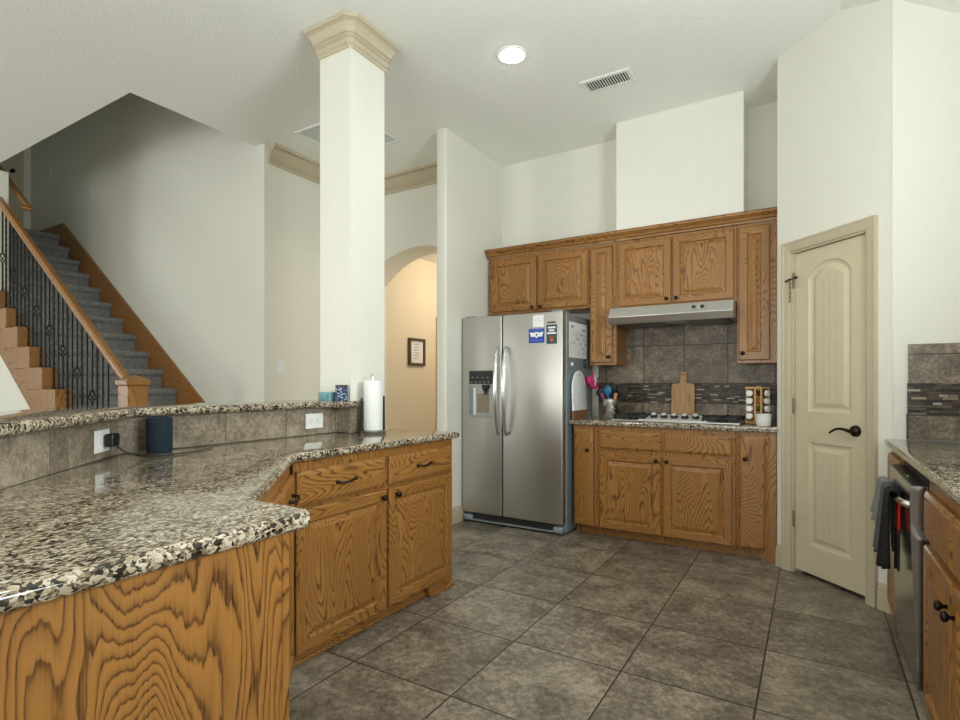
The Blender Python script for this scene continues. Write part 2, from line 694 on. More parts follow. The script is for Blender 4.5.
sl = 0.195 / 0.267
# wall under and beyond the stairs: full height left of x=-6.68, triangular under the stringer
wm = MB().prism([(-9.6, 0), (-4.75, 0), (-7.0, 0.0 + sl * 2.25), (-7.0, ZC), (-9.6, ZC)], YS, YS + 0.1, axis=1)
struct('wall_under_stairs', wm, WALL)
struct('wall_stairs_far', MB().box(-9.6, -4.2, YF, YF + 0.12, 0, 6.0).box(-4.2, -4.196, YF, YF + 0.12, 0, ZC), WALL)
struct('wall_stairs_end', MB().box(-9.3, -9.17, YS + 0.1, YF, 0, 6.0), WALL)
sh = MB().box(-9.3, -4.31, 2.0, 2.08, ZC + 0.25, 6.0).box(-4.31, -4.2, 2.0, YF, ZC + 0.25, 6.0)
sh.box(-9.6, -4.2, 2.0, YF + 0.12, 6.0, 6.1)
struct('wall_stairwell_upper', sh, WALL)
struct('wall_foyer_left', MB().box(-4.32, -4.2, YF + 0.12, 4.38, 0, ZC).prism([(-4.2, YF), (-4.2, YF + 0.12), (-4.32, YF + 0.12), (-4.32, YF + 0.01)], 0, ZC), WALL)
# arch wall
AX, AZ, AR = -3.42, 2.6, 1.0
arch = []
for i in range(25):
    x = -4.13 + (i / 24) * 1.42
    dx = min(abs(x - AX), 0.72)
    arch.append((x, AZ - AR + math.sqrt(AR * AR - dx * dx)))
wm = MB()
n0 = len(wm.b.faces)
for (xa, za), (xb, zb) in zip(arch[:-1], arch[1:]):
    wm.prism([(xa, za), (xb, zb), (xb, ZC), (xa, ZC)], 4.38, 4.71, axis=1)
bmesh.ops.remove_doubles(wm.b, verts=wm.b.verts, dist=1e-5)
wm.box(-4.32, -4.13, 4.38, 4.71, 0, ZC)
struct('wall_foyer_arch', wm, WALL)
struct('wall_hall_left', MB().box(-4.25, -4.13, 4.71, 7.1, 0, 2.75), HALLP)
struct('wall_hall_right', MB().box(-2.71, -2.63, 4.85, 7.1, 0, 2.75), HALLP)
struct('wall_hall_end', MB().box(-4.25, -2.63, 7.0, 7.1, 0, 2.75), HALLP)
hc = MB().box(-4.25, -2.645, 4.71, 7.1, 2.75, 2.85)
o = struct('ceiling_hall', hc, CEIL)
d = bpy.data.lights.new('hall_lamp', 'POINT')
d.energy = 19
d.color = (1.0, 0.88, 0.72)
d.shadow_soft_size = 0.1
o = bpy.data.objects.new('hall_lamp', d)
o.location = (-3.05, 5.6, 2.55)
C.objects.link(o)
# range chase above the hood
struct('wall_range_chase', MB().box(-1.382, -0.43, 4.425, YB, 2.45, ZC), WALL)

# baseboards
bprof = [(0, 0), (0.016, 0), (0.016, 0.085), (0.012, 0.1), (0.014, 0.108), (0.009, 0.125), (0.004, 0.14), (0, 0.14)]
struct('baseboard_fridge_side', MB().sweep(bprof, [(XL - 0.1, 3.75), (XL, 3.75), (XL, 4.72)][::-1] if False else [(XL - 0.1, 3.752), (XL - 0.0, 3.752), (XL + 0.0, 4.7)]), TRIMP)
p0, p1 = dpt(0.0, 0), dpt(0.05, 0)
struct('baseboard_pantry_left', MB().sweep(bprof, [dpt(0.002, 0), dpt(0.048, 0)]), TRIMP)
struct('baseboard_pantry_right', MB().sweep(bprof, [dpt(0.712, 0), (cx, cyy), (cx + 0.04, 3.55)]), TRIMP)

# crown moulding in the foyer (beige): profile (out from wall, z)
crown = [(0, ZC - 0.165), (0.014, ZC - 0.165), (0.016, ZC - 0.14), (0.028, ZC - 0.132), (0.02, ZC - 0.128), (0.03, ZC - 0.118), (0.046, ZC - 0.105), (0.036, ZC - 0.1), (0.044, ZC - 0.08), (0.066, ZC - 0.05), (0.088, ZC - 0.036), (0.08, ZC - 0.03), (0.098, ZC - 0.026), (0.1, ZC), (0, ZC)]
struct('trim_1', MB().sweep(crown, [(-4.2, 3.19), (-4.2, 4.38), (XL - 0.1, 4.38), (XL - 0.1, 3.95)]), TRIMP)

# ------------------------------------------------------------------ column with its capital
col = thing('column', 'square cream column with a stepped beige capital rising behind the raised bar', 'column', (-2.4525, 2.485, 0))
CXa, CXb, CYa, CYb = -2.58, -2.325, 2.335, 2.635
obj('shaft', MB().box(-0.1275, 0.1275, -0.15, 0.15, 0, ZC - 0.02).xf(Matrix()), WALL, col)
cap = [(0, ZC - 0.17), (0.008, ZC - 0.17), (0.01, ZC - 0.155), (0.02, ZC - 0.148), (0.013, ZC - 0.143), (0.016, ZC - 0.118), (0.03, ZC - 0.11), (0.02, ZC - 0.105), (0.026, ZC - 0.097), (0.036, ZC - 0.092), (0.028, ZC - 0.088), (0.036, ZC - 0.062), (0.05, ZC - 0.04), (0.062, ZC - 0.032), (0.055, ZC - 0.028), (0.068, ZC - 0.022), (0.07, ZC - 0.002), (0, ZC - 0.002)]
obj('capital', MB().sweep(cap, [(-0.128, -0.1505), (0.112, -0.1505), (0.128, -0.134), (0.128, 0.1505), (-0.128, 0.1505)], closed=True), TRIMP, col)

# ------------------------------------------------------------------ pantry door
D = bpy.data.objects.new('door_1', None)
C.objects.link(D)
D.location = (-0.196, 4.1, 0)
D.rotation_euler = (0, 0, -PI / 4)
D['kind'] = 'structure'


def casing(x0, x1, z1, w=0.062, y=0.0):
    """flat door casing with a stepped profile around an opening, facing -y"""
    prof = [(0, 0), (0, 0.012), (0.012, 0.016), (0.03, 0.018), (0.045, 0.02), (0.052, 0.024), (w, 0.024), (w, 0)]
    m = MB()
    rings = []
    for px, pz, ux, uz in ((x0, 0, -1, 0), (x0, z1, -1, 1), (x1, z1, 1, 1), (x1, 0, 1, 0)):
        rings.append([(px + ux * o, y - h, pz + uz * o) for o, h in prof])
    m.ring(rings)
    return m


obj('door_casing', casing(DS0 + 0.002, DS1 - 0.002, DH - 0.004), TRIMP, D)
jm = MB().box(DS0 - 0.002, DS0 + 0.014, -0.001, 0.1, 0, DH - 0.01).box(DS1 - 0.014, DS1 + 0.002, -0.001, 0.1, 0, DH - 0.01).box(DS0, DS1, -0.001, 0.1, DH - 0.016, DH)
jm.box(DS0 + 0.014, DS0 + 0.03, 0.055, 0.1, 0, DH - 0.02).box(DS1 - 0.03, DS1 - 0.014, 0.055, 0.1, 0, DH - 0.02).box(DS0 + 0.014, DS1 - 0.014, 0.055, 0.1, DH - 0.04, DH - 0.016)
obj('door_jamb', jm, TRIMP, D)


def raised_panel(m, loop_fn, yface, prof):
    """rings of an outline: prof = (inset, depth behind face)"""
    m.ring([[(x, yface + dp, z) for x, z in loop_fn(i)] for i, dp in prof], cap0=False, cap1=True)


def arch_loop(x0, x1, z0, z1, rise, n=14):
    def f(i):
        a, b, c, e = x0 + i, x1 - i, z0 + i, z1 - i
        half = (b - a) / 2
        rs = rise * (half / ((x1 - x0) / 2))
        pts = [(a, c), (b, c)]
        for k in range(n + 1):
            u = 1 - 2 * k / n
            zz = (e - rs) + rs * (math.sqrt(max(0, 1 - (u * 0.86) ** 2)) - math.sqrt(1 - 0.86 ** 2)) / (1 - math.sqrt(1 - 0.86 ** 2))
            pts.append(((a + b) / 2 + u * half, zz))
        return pts
    return f


def rect_loop(x0, x1, z0, z1):
    return lambda i: [(x0 + i, z0 + i), (x1 - i, z0 + i), (x1 - i, z1 - i), (x0 + i, z1 - i)]


ds = MB()
SX0, SX1, SZ0, SZ1 = DS0 + 0.017, DS1 - 0.017, 0.025, DH - 0.02
YD = 0.016
lA, lB = arch_loop(0.235, 0.532, 1.03, 1.945, 0.085), rect_loop(0.235, 0.532, 0.2, 0.84)


def face_with_holes(m, outer, holes, y):
    n0 = len(m.b.faces)
    edges = []
    for lp in [outer] + holes:
        vs = [m.b.verts.new((x, y, z)) for x, z in lp]
        edges += [m.b.edges.new((vs[i], vs[(i + 1) % len(vs)])) for i in range(len(vs))]
    bmesh.ops.triangle_fill(m.b, use_beauty=True, use_dissolve=True, edges=edges)
    m._tag(n0)


face_with_holes(ds, [(SX0, SZ0), (SX1, SZ0), (SX1, SZ1), (SX0, SZ1)], [lA(0), lB(0)], YD)
pp = [(0, 0), (0.005, 0.007), (0.018, 0.011), (0.028, 0.011), (0.05, 0.003), (0.055, 0.002)]
raised_panel(ds, lA, YD, pp)
raised_panel(ds, lB, YD, pp)
ds.ring([[(x, y, z) for x, z in [(SX0, SZ0), (SX1, SZ0), (SX1, SZ1), (SX0, SZ1)]] for y in (YD, YD + 0.036)], cap0=False, cap1=True)
slab = obj('door_slab', ds, DOORP, D)
gv = MB()
for gx in (0.338, 0.384, 0.43):
    gv.box(gx - 0.0015, gx + 0.0015, YD + 0.0012, YD + 0.004, 0.262, 0.778).box(gx - 0.0015, gx + 0.0015, YD + 0.0012, YD + 0.004, 1.09, 1.86)
obj('plank_groove', gv, TRIMP, slab)
lv = MB()
lv.lathe([(0, 0.03), (0.012, 0.03), (0.024, 0.022), (0.031, 0.012), (0.033, 0.0)][::-1], (0.56, YD, 0.935), 24, axis='y', cap0=False)
lv.lathe([(0.011, 0.02), (0.01, 0.055), (0.0, 0.058)], (0.56, YD, 0.935), 14, axis='y')
pts = [(0.56 - 0.125 * u, YD - 0.05 + 0.006 * math.sin(u * PI), 0.935 + 0.008 * math.sin(u * PI * 1.1) - 0.016 * max(0, u - 0.7) / 0.3 * u) for u in [i / 12 for i in range(13)]]
pts += [(0.432, YD - 0.05, 0.912)]
lv.tube(pts, [0.0095 - 0.004 * i / 13 for i in range(13)] + [0.004], 10)
tag(obj('lever_handle', lv, BRONZE, D, smooth=True), 'dark bronze scrolled lever handle')
for hz in (0.34, 1.06, 1.86):
    h = MB().lathe([(0.0065, -0.045), (0.0065, 0.045), (0.004, 0.052)], (SX0 - 0.004, 0.003, hz), 10)
    h.lathe([(0.004, -0.052), (0.0065, -0.046)], (SX0 - 0.004, 0.003, hz), 10)
    hg = obj('hinge', h, simple('hinge_bronze', srgb(120, 112, 92), 0.4, 0.6), D, smooth=True)
hs = MB().tube([(SX0 - 0.03, -0.03, 1.862), (SX0 + 0.045, -0.028, 1.87)], 0.004, 8)
hs.lathe([(0.004, 0), (0.009, 0.002), (0.009, 0.014), (0.004, 0.016)], (SX0 + 0.046, -0.02, 1.87), 12, axis='y')
hs.lathe([(0.004, 0), (0.007, 0.002), (0.007, 0.01), (0.004, 0.012)], (SX0 - 0.004, -0.022, 1.866), 12, axis='y')
hs.lathe([(0.003, 0), (0.006, 0.002), (0.006, 0.01), (0.003, 0.012)], (SX0 - 0.03, -0.024, 1.858), 12, axis='y')
hook = obj('hinge_stop', hs, BRONZE, D, smooth=True)
ch = MB()
for k in range(9):
    ch.lathe([(0.0, -0.007), (0.006, -0.003), (0.006, 0.003), (0.0, 0.007)], (SX0 - 0.002 + 0.003 * (k % 2), -0.028, 1.85 - 0.0155 * k), 8)
obj('hanging_chain', ch, simple('aged_brass', srgb(110, 98, 74), 0.4, 0.7), hook, smooth=True)

# ------------------------------------------------------------------ cabinet builders (local: x width, face at y=0 looking to -y)
T = 0.02


def door_mesh(x0, x1, z0, z1, fr=0.056, y0=0.0):
    m = MB()
    L = rect_loop(x0, x1, z0, z1)
    fr = min(fr, (x1 - x0) * 0.3)
    prof = [(0, 0), (0, -T + 0.006), (0.006, -T), (fr - 0.004, -T), (fr + 0.004, -T + 0.011), (fr + 0.01, -T + 0.011), (fr + 0.034, -T + 0.002), (fr + 0.036, -T + 0.001)]
    mx = min(x1 - x0, z1 - z0) / 2 - 0.004
    prof = [(min(i, mx), d) for i, d in prof]
    rings = [[(x, y0 + d, z) for x, z in L(i)] for i, d in prof]
    m.ring(rings)
    # rails take the horizontal grain
    for f in m.b.faces:
        c = f.calc_center_median()
        i = min(c.x - x0, x1 - c.x)
        j = min(c.z - z0, z1 - c.z)
        f.material_index = 1 if (j < fr and j < i) else 0
    return m


def slab_mesh(x0, x1, z0, z1, y0=0.0):
    m = MB()
    L = rect_loop(x0, x1, z0, z1)
    m.ring([[(x, y0 + d, z) for x, z in L(i)] for i, d in [(0, 0), (0, -T + 0.009), (0.004, -T + 0.006), (0.012, -T + 0.002), (0.016, -T)]])
    return m


def knob(parent, x, z, y=-T):
    return obj('knob', MB().lathe([(0.007, 0), (0.0055, 0.01), (0.0125, 0.016), (0.0155, 0.021), (0.0145, 0.027), (0.008, 0.031), (0.0, 0.032)], (x, y, z), 18, axis='y'), BRONZE, parent, smooth='all')


def pull(parent, x, z, w=0.115, y=-T):
    m = MB()
    pts = []
    for i in range(17):
        u = i / 16
        pts.append((x - w / 2 + w * u, y - 0.008 - 0.022 * math.sin(PI * u) ** 0.6, z - 0.004 * math.sin(2 * PI * u)))
    m.tube(pts, [0.0075 if i in (0, 16) else 0.005 + 0.0012 * abs(math.cos(i * PI / 4)) for i in range(17)], 8)
    for sx in (-1, 1):
        m.lathe([(0.009, 0), (0.008, 0.008), (0.004, 0.011)], (x + sx * w / 2, y, z), 12, axis='y')
    return obj('pull_handle', m, BRONZE, parent, smooth='all')


def cab(name, label, cat, loc, rz, group=None):
    return thing(name, label, cat, loc, rz, group)


def cdoor(parent, x0, x1, z0, z1, kx=None, kz=None, fr=0.056):
    d = obj('door', door_mesh(x0, x1, z0, z1, fr), [OAKZ, OAKX], parent)
    if kx is not None:
        knob(d, kx, kz)
    return d


def cdrawer(parent, x0, x1, z0, z1, pulls=False):
    d = obj('drawer', slab_mesh(x0, x1, z0, z1), OAKX, parent)
    if pulls:
        pull(d, (x0 + x1) / 2, (z0 + z1) / 2)
    return d


# ------------------------------------------------------------------ upper cabinets on the back wall
UY, UD = 4.42, 0.30
UT = 2.375


def ubody(parent, x0, x1, z0, z1, dpt_=UD):
    return obj('body', MB().box(x0, x1, 0.001, dpt_, z0, z1, 0.002, 1), OAKZ, parent)


G_UP = 'oak wall cabinets along the back wall'
c = cab('wall_cabinet', 'oak wall cabinet with two raised panel doors above the fridge', 'cabinet', (-2.6, UY, 0), 0, G_UP)
ubody(c, 0, 0.988, 1.845, UT)
cdoor(c, 0.04, 0.494, 1.868, 2.345, 0.462, 1.888)
cdoor(c, 0.512, 0.975, 1.868, 2.345, 0.545, 1.888)
c = cab('wall_cabinet', 'tall narrow oak wall cabinet between the fridge cabinet and the range hood', 'cabinet', (-1.61, UY, 0), 0, G_UP)
ubody(c, 0, 0.231, 1.358, UT)
cdoor(c, 0.012, 0.2, 1.38, 2.35, 0.172, 1.425, 0.058)
c = cab('wall_cabinet', 'oak wall cabinet with two raised panel doors above the range hood', 'cabinet', (-1.377, UY, 0), 0, G_UP)
ubody(c, 0, 0.902, 1.81, UT)
cdoor(c, 0.02, 0.435, 1.835, 2.35, 0.405, 1.868)
cdoor(c, 0.448, 0.885, 1.835, 2.35, 0.478, 1.868)
c = cab('wall_cabinet', 'tall narrow oak wall cabinet between the range hood and the pantry wall', 'cabinet', (-0.473, UY, 0), 0, G_UP)
ubody(c, 0, 0.262, 1.352, UT)
cdoor(c, 0.012, 0.215, 1.375, 2.35, 0.04, 1.425, 0.06)
uc = [(k[0], UT + k[1] * 0.78) for k in [(0, 0.002), (0.012, 0.002), (0.014, 0.02), (0.026, 0.03), (0.03, 0.045), (0.042, 0.06), (0.055, 0.075), (0.058, 0.09), (0.064, 0.098), (0, 0.098)]]
o = obj('cabinet_crown', MB().sweep(uc, [(-2.615, UY), (-0.2, UY)]), OAKX)
tag(o, 'long oak crown moulding running along the top of the wall cabinets', 'moulding')

# ------------------------------------------------------------------ base cabinets on the back wall
BY, BD = 4.12, 0.59
G_BASE = 'oak base cabinets under the cooktop counter'


def bbody(parent, x0, x1, z1=0.876, d=BD, toe=0.075, tz=0.075, name='body'):
    m = MB().box(x0, x1, 0.001, d, tz, z1, 0.0015, 1)
    m.box(x0, x1, toe, d, 0.001, tz + 0.001)
    return obj(name, m, OAKZ, parent)


c = cab('base_cabinet', 'narrow oak base cabinet with one tall door beside the fridge', 'cabinet', (-1.635, BY, 0), 0, G_BASE)
bbody(c, 0, 0.2)
d = obj('door', slab_mesh(0.012, 0.168, 0.08, 0.845), OAKZ, c)
knob(d, 0.127, 0.68)


def rope(parent, x, z0, z1):
    m = MB()
    N = 70
    for ph in (0, PI):
        m.tube([(x + 0.005 * math.cos(ph + i * 0.62), -0.004 + 0.005 * math.sin(ph + i * 0.62), z0 + (z1 - z0) * i / N) for i in range(N + 1)], 0.0055, 6)
    return obj('rope_moulding', m, OAKZ, parent, smooth='all')


rope(c, 0.182, 0.08, 0.86)
c = cab('base_cabinet', 'wide oak base cabinet with two drawers and two doors under the cooktop', 'cabinet', (-1.434, BY, 0), 0, G_BASE)
bbody(c, 0, 0.984)
cdrawer(c, 0.018, 0.483, 0.7, 0.838)
cdrawer(c, 0.508, 0.964, 0.7, 0.838)
cdoor(c, 0.018, 0.483, 0.08, 0.665, 0.452, 0.632)
cdoor(c, 0.502, 0.964, 0.08, 0.665, 0.53, 0.632)
c = cab('base_cabinet', 'narrow oak base cabinet with one tall door beside the pantry wall', 'cabinet', (-0.449, BY, 0), 0, G_BASE)
bbody(c, 0, 0.2)
rope(c, 0.012, 0.08, 0.86)
d = obj('door', slab_mesh(0.028, 0.184, 0.08, 0.845), OAKZ, c)
knob(d, 0.062, 0.69)
obj('end_stile', MB().box(0.2, 0.249, -0.001, 0.3, 0.001, 0.876, 0.001, 1).box(0.155, 0.2, -0.001, 0.03, 0.001, 0.076), OAKZ, c)


def bullnose(poly, z0, z1, name, label, parent=None, mat=GRANITE):
    m = MB().prism(poly, z0, z1, bev=(z1 - z0) * 0.42, seg=4)
    o = obj(name, m, mat, parent, smooth=True)
    if parent is None:
        tag(o, label, 'countertop')
    return o


bullnose([(-1.66, 4.085), (-0.19, 4.085), (-0.2, 4.1), (-0.2, YB - 0.002), (-1.66, YB - 0.002)], 0.877, 0.914, 'countertop', 'speckled granite countertop holding the gas cooktop on the back wall')

# backsplash behind the cooktop
bs = MB().box(-1.635, -0.203, YB - 0.012, YB - 0.001, 1.205, 1.845)
struct('wall_backsplash_upper', bs, BACK_UP)
struct('wall_backsplash_mosaic', MB().box(-1.635, -0.203, YB - 0.014, YB - 0.001, 1.042, 1.205), MOSAIC)
struct('wall_backsplash_lower', MB().box(-1.635, -0.203, YB - 0.012, YB - 0.001, 0.916, 1.042), BACK_LO)

# ------------------------------------------------------------------ range hood
H_ = thing('range_hood', 'stainless steel under-cabinet range hood above the gas cooktop', 'range hood', (-1.377, UY, 1.66))
hp = [(0.3, 0.148), (-0.15, 0.148), (-0.165, 0.142), (-0.22, 0.068), (-0.222, 0.062), (-0.203, 0.012), (-0.196, 0.008), (-0.19, 0.01), (-0.185, 0.03), (0.3, 0.03)]
hm = MB().prism(hp, 0.0, 0.9, axis=0)
obj('canopy', hm, steel('hood_steel', (0.66, 0.66, 0.65), 0.3, 0), H_)
fm = MB()
obj('grease_filter', MB().box(0.05, 0.4, -0.16, 0.22, 0.012, 0.03, 0.004, 1), simple('filter_grey', (0.2, 0.21, 0.2), 0.35, 0.8), H_)
obj('grease_filter', MB().box(0.56, 0.85, -0.16, 0.22, 0.012, 0.03, 0.004, 1), simple('filter_grey_b', (0.2, 0.21, 0.2), 0.35, 0.8), H_)
obj('lamp_cover', MB().box(0.41, 0.55, -0.16, -0.03, 0.008, 0.03, 0.006, 2), simple('frosted_cover', (0.35, 0.36, 0.34), 0.3), H_)
obj('button', MB().box(0.62, 0.645, -0.196, -0.176, 0.103, 0.112).xf(Matrix.Translation((0, -0.006, 0.006))), BLACK, H_)
obj('button', MB().box(0.68, 0.705, -0.196, -0.176, 0.103, 0.112).xf(Matrix.Translation((0, -0.006, 0.006))), BLACK, H_)

# ------------------------------------------------------------------ refrigerator
F = thing('refrigerator', 'stainless steel side by side refrigerator with curved handles', 'refrigerator', (-2.615, 3.975, 0))
obj('body', MB().box(0.012, 0.95, 0.075, 0.66, 0.012, 1.765, 0.006, 2).box(0.05, 0.93, 0.09, 0.6, 0.0, 0.02), GREYMETAL, F)
SEAM = 0.401
fd = MB().box(0.0, SEAM - 0.004, 0.0, 0.066, 0.085, 1.778, 0.012, 3)
fdo = obj('freezer_door', fd, STEEL, F, smooth=True)
obj('fridge_door', MB().box(SEAM + 0.004, 0.945, 0.0, 0.066, 0.085, 1.778, 0.012, 3), STEEL, F, smooth=True)
frd = [o for o in F.children if o.name.startswith('fridge_door')][0]


def fhandle(x, parent):
    m = MB()
    pts = []
    for i in range(21):
        u = i / 20
        pts.append((x, -0.012 - 0.05 * math.sin(PI * u) ** 0.55, 0.775 + 0.735 * u))
    m.tube(pts, [0.009 + 0.0095 * math.sin(PI * i / 20) ** 0.5 for i in range(21)], 12)
    obj('handle', m, CHROME, parent, smooth='all')


fhandle(SEAM - 0.035, fdo)
fhandle(SEAM + 0.045, frd)
dp = MB().box(0.1, 0.36, -0.004, 0.01, 0.912, 1.318, 0.004, 2)
disp = obj('dispenser', dp, simple('dispenser_frame', (0.42, 0.42, 0.41), 0.3, 0.9), fdo)
obj('control_panel', MB().box(0.108, 0.352, -0.008, 0.0, 1.2, 1.312, 0.002, 1), BLACK, fdo)
rec = MB().box(0.108, 0.352, -0.0055, -0.003, 0.92, 1.175)
obj('dispenser_recess', MB().strip([[(0.108, -0.006, 1.175), (0.352, -0.006, 1.175)], [(0.12, 0.045, 1.16), (0.34, 0.045, 1.16)], [(0.12, 0.05, 0.945), (0.34, 0.05, 0.945)], [(0.108, -0.006, 0.92), (0.352, -0.006, 0.92)]]), simple('recess_grey', (0.25, 0.25, 0.25), 0.35, 0.3), fdo)
fdo_mesh = None
obj('dispenser_paddle', MB().box(0.19, 0.3, -0.01, -0.005, 0.955, 1.12, 0.003, 1), simple('paddle_taupe', srgb(140, 124, 104), 0.4), fdo)
obj('dispenser_side', MB().box(0.15, 0.176, -0.009, -0.005, 0.935, 1.165, 0.002, 1), simple('dispenser_white', (0.7, 0.72, 0.72), 0.35), fdo)
obj('dispenser_side', MB().box(0.112, 0.149, -0.0085, -0.005, 0.935, 1.165, 0.002, 1), simple('dispenser_blue_grey', srgb(120, 134, 142), 0.35), fdo)
obj('water_nozzle', MB().lathe([(0.024, 0.0), (0.02, -0.03), (0.012, -0.035), (0.012, -0.06)], (0.275, -0.018, 1.17), 14).box(0.245, 0.31, -0.03, -0.006, 1.165, 1.195, 0.004, 1), BLACK, fdo, smooth=True)
fdx = True
lt = MB()
for k in range(5):
    lt.box(0.13 + k * 0.042, 0.14 + k * 0.042, -0.0088, -0.008, 1.215, 1.219)
for k in range(4):
    lt.box(0.135 + k * 0.05, 0.15 + k * 0.05, -0.0088, -0.008, 1.255, 1.258)
obj('lettering', lt, PAPER, fdo)
for ch in fdo.children:
    if ch.name.split('.')[0] != 'handle':
        ch.location.x = -0.029
obj('bottom_grille', MB().box(0.07, 0.865, 0.03, 0.09, 0.022, 0.078, 0.003, 1), MATTEBLACK, F)
obj('hinge_foot', MB().box(0.005, 0.1, 0.0, 0.09, 0.012, 0.07, 0.018, 3), GREYMETAL, F, smooth=True)
obj('hinge_foot', MB().box(0.855, 0.942, 0.0, 0.09, 0.012, 0.07, 0.018, 3), GREYMETAL, F, smooth=True)
obj('grille_bar', MB().box(0.1, 0.855, 0.012, 0.03, 0.018, 0.03, 0.002, 1), GREYMETAL, F)
obj('hinge_cover', MB().box(0.835, 0.925, 0.03, 0.2, 1.766, 1.792, 0.008, 2), GREYMETAL, F)
obj('hinge_cover', MB().box(0.02, 0.11, 0.03, 0.2, 1.766, 1.792, 0.008, 2), GREYMETAL, F)

# things stuck on the fridge
FX, FY = -2.615, 3.975


def card(name, label, cat, x0, x1, z0, z1, mat, group=None):
    x0, x1, z0, z1 = x0 * 0.986, x1 * 0.986, 1.2 + (z0 - 1.2) * 0.986, 1.2 + (z1 - 1.2) * 0.986
    t = thing(name, label, cat, (x0, FY - 0.0005, z0), 0, group)
    obj('sheet', MB().box(0, x1 - x0, -0.003, 0, 0, z1 - z0), mat, t)
    return t


def bars(t, rects, mat, name='lettering', y=-0.0036):
    m = MB()
    for x0, x1, z0, z1 in rects:
        m.box(x0, x1, y, -0.003, z0, z1)
    return obj(name, m, mat, t)


t = card('paper_note', 'small white paper note on the upper fridge door above the blue sticker', 'note', -1.954, -1.857, 1.665, 1.762, PAPER)
bars(t, [(0.02, 0.065, 0.066, 0.069), (0.02, 0.075, 0.05, 0.053), (0.02, 0.055, 0.032, 0.035)], simple('faint_ink', (0.55, 0.52, 0.42), 0.8))
t = card('sticker', 'blue square sticker with a white winged banner on the fridge door', 'sticker', -1.992, -1.852, 1.536, 1.652, simple('sticker_blue', srgb(30, 62, 160), 0.4))
m = MB().prism([(0.01, 0.088), (0.05, 0.082), (0.07, 0.09), (0.09, 0.082), (0.13, 0.088), (0.12, 0.05), (0.085, 0.05), (0.07, 0.036), (0.055, 0.05), (0.02, 0.05)], -0.0038, -0.003, axis=1)
obj('banner', m, PAPER, t)
obj('emblem', MB().prism([(0.07, 0.078), (0.078, 0.066), (0.07, 0.052), (0.062, 0.066)], -0.0043, -0.0038, axis=1), DARKINK, t)
bars(t, [(0.02, 0.12, 0.1, 0.106), (0.02, 0.12, 0.018, 0.024)], simple('sticker_blue_light', srgb(80, 120, 205), 0.4))
t = card('sticker', 'dark teal sticker with white lettering and an orange emblem on the fridge door', 'sticker', -1.833, -1.742, 1.524, 1.678, simple('sticker_teal', srgb(36, 66, 70), 0.4))
bars(t, [(0.014, 0.078, 0.122, 0.136), (0.02, 0.068, 0.1, 0.113), (0.008, 0.082, 0.078, 0.092)], PAPER, 'lettering')
bars(t, [(0.032, 0.06, 0.02, 0.052), (0.028, 0.064, 0.044, 0.058)], simple('sticker_orange', srgb(186, 98, 48), 0.5), 'emblem')
t = card('magnet', 'thin dark strip magnet above the teal sticker on the fridge door', 'magnet', -1.829, -1.752, 1.69, 1.703, simple('magnet_grey', srgb(84, 84, 80), 0.4))
bars(t, [(0.008, 0.03, 0.004, 0.009), (0.036, 0.066, 0.004, 0.009)], DARKINK, 'lettering')
# on the fridge's side (x = FX + 0.985), looking +x
SXF = FX + 0.95
t = thing('calendar', 'white wipe-off calendar sheet stuck on the side of the fridge', 'calendar', (SXF + 0.0005, 4.095, 1.415))
obj('sheet', MB().box(0, 0.003, 0, 0.405, 0, 0.29), PAPER, t)
m = MB()
for k in range(6):
    m.box(0.003, 0.0036, 0.02, 0.385, 0.03 + k * 0.037, 0.0325 + k * 0.037)
for k in range(8):
    m.box(0.003, 0.0036, 0.02 + k * 0.052, 0.0225 + k * 0.052, 0.03, 0.215)
obj('grid_lines', m, simple('grid_ink', (0.5, 0.52, 0.56), 0.8), t)
m = MB().box(0.003, 0.0037, 0.04, 0.09, 0.245, 0.262).box(0.003, 0.0037, 0.27, 0.36, 0.232, 0.244)
rr = random.Random(3)
for k in range(26):
    a, b = rr.randrange(7), rr.randrange(5)
    yy, zz = 0.03 + a * 0.052 + rr.random() * 0.008, 0.042 + b * 0.037
    m.box(0.003, 0.0037, yy, yy + 0.015 + rr.random() * 0.015, zz, zz + 0.006 + 0.008 * rr.random())
obj('lettering', m, INK, t)
m = MB().lathe([(0.016, 0), (0.016, 0.008), (0.012, 0.012), (0, 0.012)], (SXF + 0.0005, 4.15, 1.36), 16, axis='x')
t = obj('magnet', m, WHITE, smooth=True)
tag(t, 'round white magnet below the calendar on the side of the fridge', 'magnet')
m = MB().box(SXF + 0.0005, SXF + 0.02, 4.41, 4.48, 1.335, 1.405, 0.008, 2)
t = obj('magnet_clip', m, BLACK, smooth=True)
tag(t, 'black magnetic clip with white dots below the calendar on the fridge side', 'clip')
m = MB()
for yy, zz in ((4.43, 1.385), (4.46, 1.37), (4.435, 1.352), (4.462, 1.395)):
    m.lathe([(0.007, 0), (0.007, 0.0015), (0, 0.0015)], (SXF + 0.0205, yy, zz), 10, axis='x')
obj('dot', m, WHITE, t)
